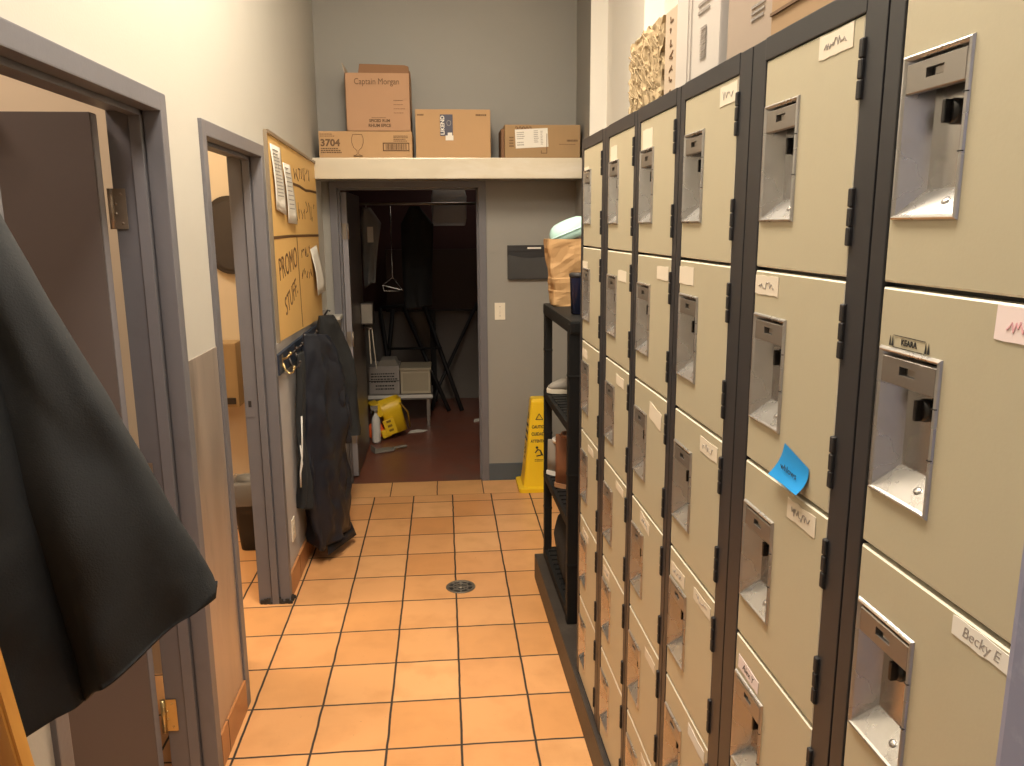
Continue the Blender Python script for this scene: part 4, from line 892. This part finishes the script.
for side in (0, 1):
    for k, (tx, z, s_) in enumerate((('CAUTION', 0.455, 0.030), ('CUIDADO', 0.405, 0.031), ('ATTENTION', 0.355, 0.028))):
        hw = 0.0575+(0.63-z)*0.0935+0.001
        Fx = FR((cx, cy-hw, z), (1, 0, 0), (0, 0.093, 1)) if side == 0 else FR((cx-hw, cy, z), (0, -1, 0), (0.093, 0, 1))
        mb.text(tx, s_, Fx, 0, bold=0.0008, sx=0.78)
    z = 0.525; hw = 0.0575+(0.63-z)*0.0935+0.001; Fx = FR((cx, cy-hw, z), (1, 0, 0), (0, 0.093, 1)) if side == 0 else FR((cx-hw, cy, z), (0, -1, 0), (0.093, 0, 1))
    outline(mb, [(-0.024, -0.018), (0.024, -0.018), (0, 0.022), (-0.024, -0.018)], Fx, 0.005, 0)
    z = 0.275; hw = 0.0575+(0.63-z)*0.0935+0.001; Fx = FR((cx, cy-hw, z), (1, 0, 0), (0, 0.093, 1)) if side == 0 else FR((cx-hw, cy, z), (0, -1, 0), (0.093, 0, 1))
    outline(mb, [(-0.03, 0.0), (-0.012, 0.022), (0.006, 0.014), (0.022, -0.02)], Fx, 0.008, 0); outline(mb, [(0.006, 0.014), (0.012, -0.018), (-0.02, -0.024)], Fx, 0.008, 0)
    mb.lathe([(0.009, 0), (0.009, 0.001)], Fx @ Vector((-0.018, 0.036, 0)), 12, axis=Fx.to_3x3())
    scribble(mb, Fx @ Matrix.Translation((0, -0.055, 0)), 0.07, 0.02, 2, 0)
mb.build('printed_lettering', INK, ws)

# ------------------------------------------------------------------ black plastic shelf and what is on it
BSX0, BSX1, BSY0, BSY1 = 0.026, 0.36, -0.575, 0.19        # in the locker-row frame
bs = bpy.data.objects.new('black_shelf', None); COL.objects.link(bs); R = LK @ Matrix.Translation((BSX0, (BSY0+BSY1)/2, 0.135)); bs.matrix_world = R; WM[bs.as_pointer()] = R
tag(bs, 'black plastic four tier shelf standing between the lockers and back wall', 'shelf')
for (zt, th, nm) in ((1.455, 0.055, 'shelf_top'), (1.022, 0.035, 'shelf_tier'), (0.60, 0.035, 'shelf_tier'), (0.185, 0.045, 'shelf_tier')):
    mb = MB()
    if nm == 'shelf_top': mb.box((BSX0, BSY0, zt-th), (BSX1, BSY1, zt), 0.012, 0, LK)
    else:
        mb.box((BSX0+0.004, BSY0+0.01, zt-th), (BSX1, BSY1-0.01, zt-0.006), 0.004, 0, LK)
        for k in range(13): mb.box((BSX0+0.02, BSY0+0.03+k*0.055, zt-0.008), (BSX1-0.02, BSY0+0.065+k*0.055, zt), 0.002, 0, LK)
        mb.box((BSX0+0.002, BSY0+0.01, zt-th-0.004), (BSX0+0.014, BSY1-0.01, zt-0.004), 0.002, 0, LK)
    mb.build(nm, SHELFBLACK, bs)
for x in (BSX0+0.022, BSX1-0.03):
    for y in (BSY0+0.030, BSY1-0.030):
        mb = MB(); hw = 0.019 if y > 0 else 0.026; mb.box((x-hw, y-0.022, 0.136), (x+hw, y+0.022, 1.44), 0.006, 0, LK)
        for z in (0.40, 0.80, 1.22): mb.box((x-hw-0.0015, y-0.0235, z), (x+hw+0.0015, y+0.0235, z+0.012), 0.004, 0, LK)
        mb.build('post', SHELFBLACK, bs)
# paper bag
bag = thing('paper_bag', 'brown paper grocery bag with rolled base standing on the black shelf', 'bag', (1.36, 0.06, 1.456))
prof = ((0.155, 0.13, 0), (0.16, 0.135, 0.03), (0.17, 0.14, 0.07), (0.166, 0.135, 0.075), (0.185, 0.145, 0.13), (0.18, 0.142, 0.136), (0.20, 0.15, 0.20), (0.212, 0.155, 0.27), (0.218, 0.158, 0.312))
prof2 = [tuple(a+(b-a)*f for a, b in zip(p, q)) for p, q in zip(prof[:-1], prof[1:]) for f in ((0, 0.33, 0.66) if q[2]-p[2] > 0.01 else (0,))]+[prof[-1]]
rings = []
for w_, d_, z in prof2:
    base = rrect(w_, d_, 0.012, 2); rr = []
    for a, b in zip(base, base[1:]+base[:1]):
        m_ = 5 if math.hypot(b[0]-a[0], b[1]-a[1]) > 0.03 else 1
        for q in range(m_):
            v = Vector((1.372-0.004+a[0]+(b[0]-a[0])*q/m_, 0.065+a[1]+(b[1]-a[1])*q/m_, 1.456+z))
            d_n = noise.noise(v*14)*0.010+noise.noise(v*38)*0.005
            if z > 0: v += Vector((d_n, d_n*0.9, 0.3*d_n))
            rr.append(v)
    rings.append(rr)
inner = [[Vector((1.37+(p.x-1.37)*0.97, 0.065+(p.y-0.065)*0.97, p.z-0.001)) for p in rings[-1]], [Vector((1.37+(p.x-1.37)*0.93, 0.065+(p.y-0.065)*0.93, p.z+0.02)) for p in rings[6]]]
mb = MB(); mb.loft(rings+inner, True, smooth=False); mb.build('bag_body', KRAFT, bag)
lid = thing('plastic_bowl', 'pale mint plastic container resting in the top of the paper bag', 'bowl', (1.37, 0.065, 1.765))
ax = Matrix.Rotation(0.38, 3, 'Y').inverted() @ Matrix.Rotation(-0.12, 3, 'X')
mb = MB(); rg = []
for (s_, z) in ((1.0, -0.035), (1.02, 0.0), (1.0, 0.012), (0.93, 0.030), (0.80, 0.046), (0.6, 0.056), (0.3, 0.060), (0.02, 0.061)):
    rg.append([ax @ Vector((0.098*s_*math.copysign(abs(math.cos(a))**0.7, math.cos(a)), 0.070*s_*math.copysign(abs(math.sin(a))**0.7, math.sin(a)), z))+Vector((1.372, 0.065, 1.798)) for a in [2*math.pi*k/32 for k in range(32)]])
mb.loft(rg); mb.build('container', MINT, lid)
mb = MB(); mb.loft([[p+Vector((0, 0, dz)) for p in [ax @ Vector((0.103*s_*math.copysign(abs(math.cos(a))**0.7, math.cos(a)), 0.074*s_*math.copysign(abs(math.sin(a))**0.7, math.sin(a)), z))+Vector((1.372, 0.065, 1.798)) for a in [2*math.pi*k/32 for k in range(32)]]] for s_, z, dz in ((0.97, -0.006, 0), (1.0, -0.006, 0), (1.0, 0.003, 0), (0.97, 0.003, 0))], False); mb.build('rim', MINT, lid)
cup = thing('tumbler', 'dark blue tall tumbler on the black shelf in front of the paper bag', 'cup', (1.347, -0.30, 1.456))
mb = MB(); mb.lathe([(0.024, 0), (0.030, 0.004), (0.036, 0.165), (0.0365, 0.168), (0.034, 0.168), (0.028, 0.008), (0.0, 0.006)], (1.347, -0.33, 1.456), 28); mb.build('cup_body', COBALT, cup)
mb = MB(); mb.lathe([(0.0375, 0.158), (0.0385, 0.162), (0.0385, 0.172), (0.034, 0.176), (0.0, 0.176)], (1.347, -0.33, 1.456), 28); mb.build('lid', BLACK, cup)
# shoes
def shoe(name, label, cx, cy, z, ang, L_, W, mats, boot=0.0, height=0.10, grp=None):
    """toe along local -y; sole, upper lofted along its length, collar, laces"""
    R = Matrix.Translation((cx, cy, z)) @ Matrix.Rotation(ang, 4, 'Z')
    root = bpy.data.objects.new(name, None); COL.objects.link(root); root.matrix_world = R; WM[root.as_pointer()] = R; tag(root, label, 'shoe', grp)
    n = 12
    def wid(t): return W*(0.40+0.60*math.sin(math.pi*min(1, 0.12+t*0.95))**0.6)*(0.88 if 0.35 < t < 0.7 else 1.0)
    def foot(t, s=1.0): return wid(t)/2*s
    out = []
    for k in range(n+1): t = k/n; out.append((foot(t), -L_/2+L_*t))
    outl = [(x, y) for x, y in out]+[(-x, y) for x, y in out[::-1]]
    mb = MB(); mb.prism(outl, 0.0, 0.022, R, 0.003); mb.build('sole', mats[1], root)
    rings = []
    for k in range(n+1):
        t = k/n; y = -L_/2+L_*(0.015+0.97*t); w2 = foot(t, 0.95)
        h = 0.036+0.030*min(1, t/0.25) if t < 0.3 else 0.066+(height-0.066)*min(1, (t-0.3)/0.30)
        if t > 0.6: h = height+boot*min(1, (t-0.6)/0.12)
        if k == n: w2 *= 0.55
        if k == 0: w2 *= 0.55; h *= 0.8
        nn = 14; ring_ = []
        for q in range(nn):
            a = math.pi*q/(nn-1); cxn = math.cos(a); sz = max(0.0, math.sin(a))
            taper = 1-0.35*(sz if t > 0.3 else 0.2*sz)
            ring_.append(R @ Vector((w2*math.copysign(abs(cxn)**0.6, cxn)*taper, y, 0.020+(h-0.020)*sz**0.55)))
        rings.append(ring_)
    mb = MB(); mb.loft(rings, True); mb.build('upper', mats[0], root)
    mb = MB(); t = 0.78; y = -L_/2+L_*t; zz = height+boot
    mb.lathe([(0.030, -0.012), (0.034, 0.0), (0.030, 0.007), (0.022, 0.004), (0.020, -0.010)], R @ Vector((0, y, zz)), 18, axis=Matrix.Diagonal((1.0, 1.35, 1.0))); mb.build('collar', mats[2], root)
    mb = MB()
    for k in range(4):
        t = 0.36+k*0.065; y = -L_/2+L_*t; h = 0.066+(height-0.066)*min(1, (t-0.3)/0.30)
        mb.tube([R @ Vector((-0.018, y, h-0.004)), R @ Vector((0, y+0.006, h+0.004)), R @ Vector((0.018, y, h-0.004))], 0.0028, 6)
    mb.build('laces', mats[3], root)
    return root
shoe('sneaker', 'off white low sneaker on the upper tier of the black shelf', 1.405, 0.09, 1.023, -1.75, 0.27, 0.100, (CANVAS, RUBBERW, LEATHER, WHITEP), 0.0, 0.135)
shoe('sneaker', 'grey sneaker behind the off white one on the black shelf', 1.47, -0.22, 1.023, -1.75, 0.27, 0.10, (nmat('dark_grey_canvas', (0.07, 0.065, 0.06), 0.8, var=0.1), CANVAS, CLOTH, RUBBERW), 0.0, 0.125)
shoe('work_boot', 'tall tan leather boot on the middle tier of the black shelf', 1.415, -0.12, 0.601, 1.30, 0.27, 0.105, (LEATHER, nmat('tan_sole', (0.33, 0.17, 0.08), 0.6, var=0.1), LEATHER, INKBROWN), 0.14, 0.12)
shoe('sneaker', 'pale grey shoe with white heel behind the tan boot', 1.40, 0.07, 0.601, 1.2, 0.27, 0.10, (CANVAS, WHITEP, WHITEP, WHITEP), 0.06, 0.12)
# black bag on the lowest tier
bb = thing('duffel_bag', 'soft black bag slumped on the lowest tier of the black shelf', 'bag', (1.43, -0.15, 0.186))
rings = []
for k, (s_, z) in enumerate(((0.9, 0.0), (1.0, 0.05), (1.0, 0.16), (0.92, 0.23), (0.7, 0.275), (0.35, 0.295))):
    rr = []
    for p in rrect(0.26*s_, 0.44*s_, 0.08*s_, 5):
        v = Vector((1.425+p[0], -0.16+p[1], 0.187+z)); q = noise.noise(v*9)*0.02 if k else 0; rr.append(v+Vector((q, q, q if k > 1 else 0)))
    rings.append(rr)
mb = MB(); mb.loft(rings); mb.build('bag_body', CLOTH, bb)
mb = MB(); mb.tube([(1.33, -0.26, 0.40), (1.34, -0.22, 0.46), (1.36, -0.15, 0.485), (1.36, -0.08, 0.46), (1.36, -0.04, 0.41)], 0.009, 8); mb.build('carry_strap', CLOTH, bb)
# thin cable over the locker end
cb = MB().tube([LK @ Vector((0.14, -0.916, 2.0)), LK @ Vector((0.10, -0.87, 1.96)), LK @ Vector((0.075, -0.85, 1.88)), LK @ Vector((0.085, -0.87, 1.78)), LK @ Vector((0.12, -0.916, 1.70))], 0.004, 8).build('cable', WHITEP)
tag(cb, 'thin white cable looping at the far side of the lockers', 'cable')

# ------------------------------------------------------------------ storeroom contents
be = thing('bench', 'white topped low bench with steel legs in the dark storeroom', 'bench', (0.36, 3.72, 0))
mb = MB(); mb.box((0.06, 3.52, 0.255), (0.645, 3.95, 0.305), 0.006); mb.build('bench_top', nmat('bench_laminate', (0.16, 0.14, 0.12), 0.4, var=0.1), be)
mb = MB(); mb.box((0.055, 3.512, 0.272), (0.65, 3.52, 0.302), 0.002); mb.build('front_edge', WHITEP, be)
for x in (0.10, 0.605):
    for y in (3.55, 3.91):
        mb = MB(); mb.box((x-0.014, y-0.014, 0), (x+0.014, y+0.014, 0.255), 0.002); mb.build('leg', STEELD, be)
def carton(name, label, a, b, mat, extra=None):
    t = thing(name, label, 'box', ((a[0]+b[0])/2, (a[1]+b[1])/2, a[2]))
    mb = MB(); mb.box(a, b, 0.006); mb.build('carton', mat, t)
    return t
t = carton('printed_carton', 'grey printed carton on the left of the storeroom bench', (0.065, 3.56, 0.306), (0.345, 3.88, 0.565), nmat('grey_printed_card', (0.30, 0.27, 0.25), 0.6, var=0.1))
mb = MB(); F = FRONT(0.205, 3.559, 0.43); scribble(mb, F @ Matrix.Translation((0, 0.03, 0)), 0.24, 0.10, 4, 0, 0.001); scribble(mb, F @ Matrix.Translation((0.02, -0.06, 0)), 0.2, 0.06, 2, 0, 0.001); mb.box((-0.14, -0.005, 0), (0.14, 0.003, 0.001), 0, 0, F); mb.build('printed_lettering', INK, t)
mb = MB(); mb.prism([(0.14, 0.565), (0.34, 0.565), (0.31, 0.625), (0.18, 0.625)], 0, 0.2, FR((0, 3.78, 0), (1, 0, 0), (0, 0, 1)), 0.004); mb.build('flap', CANVAS, t)
t = carton('cream_crate', 'plain cream crate on the right of the storeroom bench', (0.355, 3.56, 0.306), (0.63, 3.88, 0.52), nmat('cream_crate_plastic', (0.46, 0.40, 0.29), 0.5, var=0.06))
mb = MB(); mb.box((0.347, 3.55, 0.52), (0.638, 3.89, 0.548), 0.006); mb.box((0.375, 3.5575, 0.33), (0.61, 3.5605, 0.50), 0.002); mb.build('lid', nmat('cream_lid_plastic', (0.36, 0.31, 0.22), 0.5, var=0.06), t)
# tipped yellow mop bucket wringer
bk = bpy.data.objects.new('mop_bucket', None); COL.objects.link(bk)
R = Matrix.Translation((0.335, 3.20, 0.0)) @ Matrix.Rotation(-0.30, 4, 'Y') @ Matrix.Rotation(0.25, 4, 'Z')
bk.matrix_world = Matrix.Translation((0.335, 3.20, 0.0)); WM[bk.as_pointer()] = bk.matrix_world.copy(); tag(bk, 'yellow mop wringer bucket tipped over on the storeroom floor', 'bucket')
def yr(w, d, z, dx=0): return [R @ Vector((p[0]+dx, p[1], z)) for p in rrect(w, d, 0.03, 3)]
mb = MB(); mb.loft([yr(0.15, 0.18, 0.045, 0.02), yr(0.19, 0.22, 0.24, 0.01), yr(0.25, 0.25, 0.335, 0), yr(0.235, 0.235, 0.335, 0), yr(0.17, 0.19, 0.23, 0.01), yr(0.13, 0.15, 0.06, 0.02)]); mb.build('wringer_body', YELLOW, bk)
mb = MB(); mb.box((-0.145, -0.135, 0.24), (-0.07, 0.12, 0.36), 0.012, 0, R); mb.box((-0.10, -0.14, 0.06), (0.00, -0.105, 0.20), 0.01, 0, R); mb.box((-0.14, -0.13, 0.05), (-0.06, -0.07, 0.12), 0.01, 0, R); mb.build('press_arm', YELLOW, bk)
mb = MB()
for z in (0.09, 0.13, 0.17): mb.box((-0.07, -0.1412, z), (-0.03, -0.1395, z+0.02), 0, 0, R)
mb.tube([R @ Vector((0.10, -0.125, 0.30)), R @ Vector((0.135, -0.14, 0.20)), R @ Vector((0.115, -0.11, 0.06))], 0.007, 8); mb.build('grille_slots', nmat('dark_amber', (0.25, 0.14, 0.01), 0.5), bk)
og = thing('orange_reel', 'orange round reel on the storeroom floor beside the yellow bucket', 'reel', (0.150, 3.10, 0))
mb = MB(); ax3 = Matrix.Rotation(1.45, 3, 'X')
mb.lathe([(0.02, -0.03), (0.072, -0.03), (0.075, -0.022), (0.045, -0.018), (0.045, 0.018), (0.075, 0.022), (0.072, 0.03), (0.02, 0.03)], (0.150, 3.10, 0.078), 28, axis=ax3); mb.build('reel_body', ORANGE, og)
mb = MB(); mb.lathe([(0.0, -0.033), (0.02, -0.033), (0.02, 0.033), (0.0, 0.033)], (0.150, 3.10, 0.078), 18, axis=ax3); mb.build('hub', BLACK, og)
bo = thing('spray_bottle', 'white bottle standing by the storeroom door edge', 'bottle', (0.155, 3.0, 0))
mb = MB(); mb.lathe([(0.0, 0.002), (0.036, 0.002), (0.038, 0.02), (0.038, 0.19), (0.030, 0.225), (0.014, 0.25), (0.014, 0.275)], (0.165, 2.99, 0), 24); mb.build('bottle_body', WHITEP, bo)
mb = MB(); mb.lathe([(0.018, 0.268), (0.018, 0.295), (0.0, 0.297)], (0.165, 2.99, 0), 18); mb.box((0.125, 2.975, 0.29), (0.185, 3.005, 0.325), 0.006); mb.tube([(0.137, 2.99, 0.295), (0.128, 2.985, 0.262)], 0.005, 8); mb.build('spray_head', CANVAS, bo)
ds = thing('dustpan', 'small grey tray lying on the storeroom floor just inside the door', 'tray', (0.25, 2.72, 0))
mb = MB(); F = Matrix.Translation((0.25, 2.72, 0.002)) @ Matrix.Rotation(0.45, 4, 'Z'); mb.prism([(-0.10, -0.05), (0.06, -0.05), (0.09, -0.02), (0.09, 0.02), (0.06, 0.05), (-0.10, 0.05)], 0, 0.012, F, 0.002); mb.prism([(-0.10, -0.05), (-0.09, -0.05), (-0.09, 0.05), (-0.10, 0.05)], 0.01, 0.05, F); mb.build('pan', CANVAS, ds)
mb = MB(); mb.box((0.08, -0.012, 0.006), (0.20, 0.012, 0.022), 0.005, 0, F); mb.build('handle', CANVAS, ds)
pp = MB(); pp.prism([(0.42, 3.27), (0.56, 3.31), (0.60, 3.36), (0.50, 3.40), (0.44, 3.36)], 0.0, 0.003, Matrix.Translation((0, 0, 0)))
tag(pp.build('scrap_paper', PAPER), 'crumpled white paper scrap on floor by the yellow bucket', 'paper')
pp = MB(); pp.prism([(1.03, 3.62), (1.12, 3.66), (1.14, 3.74), (1.04, 3.70)], 0.0, 0.012, Matrix.Translation((0, 0, 0)))
tag(pp.build('scrap_paper', PAPER), 'small white paper scrap on floor at right of the storeroom doorway', 'paper')
# leaning black poles / folded frames
ft = thing('folding_frame', 'black metal folding trestle leaning on the grey storeroom wall', 'trestle', (0.6, 4.4, 0))
for a, b in (((0.36, 4.45, 1.02), (0.80, 4.10, 0.003)), ((0.56, 4.5, 1.05), (0.93, 4.1, 0.003)), ((0.25, 4.45, 1.0), (0.14, 4.15, 0.003)), ((0.12, 4.45, 1.02), (0.26, 4.15, 0.003))):
    mb = MB(); mb.tube([a, b], 0.022, 10); mb.build('strut', BLACK, ft)
mb = MB(); mb.tube([(0.12, 4.45, 1.02), (0.56, 4.5, 1.05)], 0.018, 10); mb.tube([(0.20, 4.3, 0.62), (0.74, 4.26, 0.62)], 0.012, 8); mb.build('cross_bar', BLACK, ft)
pl = MB().tube([(1.13, 4.62, 1.06), (0.70, 4.2, 0.24), (0.62, 4.12, 0.012)], 0.018, 10).build('pole', BLACK); tag(pl, 'black pole slanting across the grey panel at right of the storeroom', 'pole')
tb_ = thing('table_top', 'folded dark table top standing on the storeroom back wall above the grey panel', 'table', (0.7, 4.60, 0.9))
mb = MB(); mb.box((0.18, 4.60, 0.98), (1.25, 4.66, 1.60), 0.006); mb.build('panel', nmat('dark_table_laminate', (0.035, 0.018, 0.015), 0.5, var=0.1), tb_)
mb = MB(); mb.box((0.17, 4.59, 0.96), (1.26, 4.67, 0.98), 0.003); mb.box((0.62, 4.56, 0.0), (0.68, 4.60, 0.96), 0.002); mb.box((1.20, 4.60, 0.0), (1.25, 4.66, 0.96), 0.002); mb.build('edge_frame', BLACK, tb_)
# hanging shirt, hanger, jackets, plastic bag
hr = MB().tube([(-0.9, 3.25, 2.02), (1.9, 3.25, 2.02)], 0.012, 10).build('hanging_rail', STEELD); tag(hr, 'steel clothes rail across the dark storeroom', 'rail')
s1 = thing('hanging_shirt', 'grey shirt hanging behind the open storeroom door', 'shirt', (0.17, 3.22, 1.3))
mb = garment('', '', [(0.10, 3.25, 1.99), (0.075, 3.25, 1.85), (0.085, 3.24, 1.6), (0.095, 3.22, 1.32)], [(0.17, 3.25, 1.99), (0.255, 3.25, 1.86), (0.215, 3.24, 1.62), (0.19, 3.22, 1.36)], (0.035, 0.05), GREYCLOTH, folds=3, amp=0.2, seed=0.7); mb.build('shirt_body', GREYCLOTH, s1)
mb = MB(); mb.tube([(0.13, 3.25, 1.97), (0.135, 3.25, 2.02), (0.14, 3.25, 2.036)], 0.004, 6); mb.build('hanger_hook', STEEL, s1)
mb = MB(); mb.box((0.14, 3.185, 1.70), (0.19, 3.195, 1.83), 0.003); mb.build('tag_card', PAPER, s1)
hg = MB(); hg.tube([(0.335, 3.25, 2.005), (0.335, 3.25, 1.40), (0.25, 3.23, 1.335), (0.42, 3.23, 1.29), (0.335, 3.25, 1.40)], 0.005, 8); hg.tube([(0.25, 3.23, 1.335), (0.26, 3.23, 1.285), (0.42, 3.23, 1.285)], 0.005, 8)
tag(hg.build('coat_hanger', STEEL), 'wire hanger hanging low from the rail in the dark storeroom', 'hanger')
j1 = thing('hanging_jacket', 'black jacket hanging on the rail in the dark storeroom', 'jacket', (0.55, 3.25, 1.2))
mb = garment('', '', [(0.50, 3.25, 2.0), (0.42, 3.25, 1.85), (0.42, 3.24, 1.5), (0.43, 3.22, 1.15)], [(0.58, 3.25, 2.0), (0.70, 3.25, 1.85), (0.68, 3.24, 1.5), (0.67, 3.22, 1.15)], (0.05, 0.07), CLOTH, folds=4, amp=0.2, seed=2.7); mb.build('jacket_body', CLOTH, j1)
gbx = thing('junction_box', 'small grey box fixed to the open storeroom door above its lever', 'box', (0.16, 2.70, 1.06))
mb = MB(); mb.box((xl+0.043, 2.62, 1.07), (xl+0.14, 2.74, 1.24), 0.005); mb.build('housing', DARKBR, gbx)
mb = MB(); mb.box((xl+0.05, 2.615, 1.08), (xl+0.133, 2.62, 1.23), 0.002); mb.build('cover', CANVAS, gbx)
pbt = thing('plastic_bag', 'cloudy plastic bag hanging high at right of the dark storeroom', 'bag', (0.84, 3.95, 1.84))
pbg = MB(); rings = []
for k, (w_, z) in enumerate(((0.30, 1.84), (0.325, 1.90), (0.325, 2.0), (0.325, 2.10), (0.30, 2.17), (0.04, 2.26))):
    rings.append([Vector((0.84+p[0], 3.95+p[1], z))+Vector((noise.noise(Vector((p[0]*20, p[1]*20, z*9)))*0.012,)*3) for p in rrect(w_, 0.06 if k < 4 else 0.03, 0.014, 3)])
pbg.loft(rings); pbg.build('bag_film', CLEARBAG, pbt)
MB().tube([(0.84, 3.95, 2.25), (0.84, 3.95, 2.90)], 0.004, 6).build('cord', BLACK, pbt)
wp = MB(); lx_ = xl+0.108
wp.loft([[Vector((lx_+dx, 2.705+dy, z)) for dx, dy in ((-0.002, -0.012), (0.002, -0.012), (0.002, 0.012), (-0.002, 0.012))] for z, dx in ((0.70, 0),)] if False else [[Vector((lx_+o_+dx, 2.705+dy, z)) for dx, dy in ((-0.003, -0.013), (0.003, -0.013), (0.003, 0.013), (-0.003, 0.013))] for o_, z in ((0.035, 0.70), (0.022, 0.88), (0.013, 1.00), (0.010, 1.038), (0.0, 1.043), (-0.011, 1.036), (-0.013, 1.0), (-0.010, 0.86), (-0.006, 0.74))], smooth=False)
tag(wp.build('hanging_strap', RUBBERW), 'pale strap looped over the storeroom door lever', 'strap')
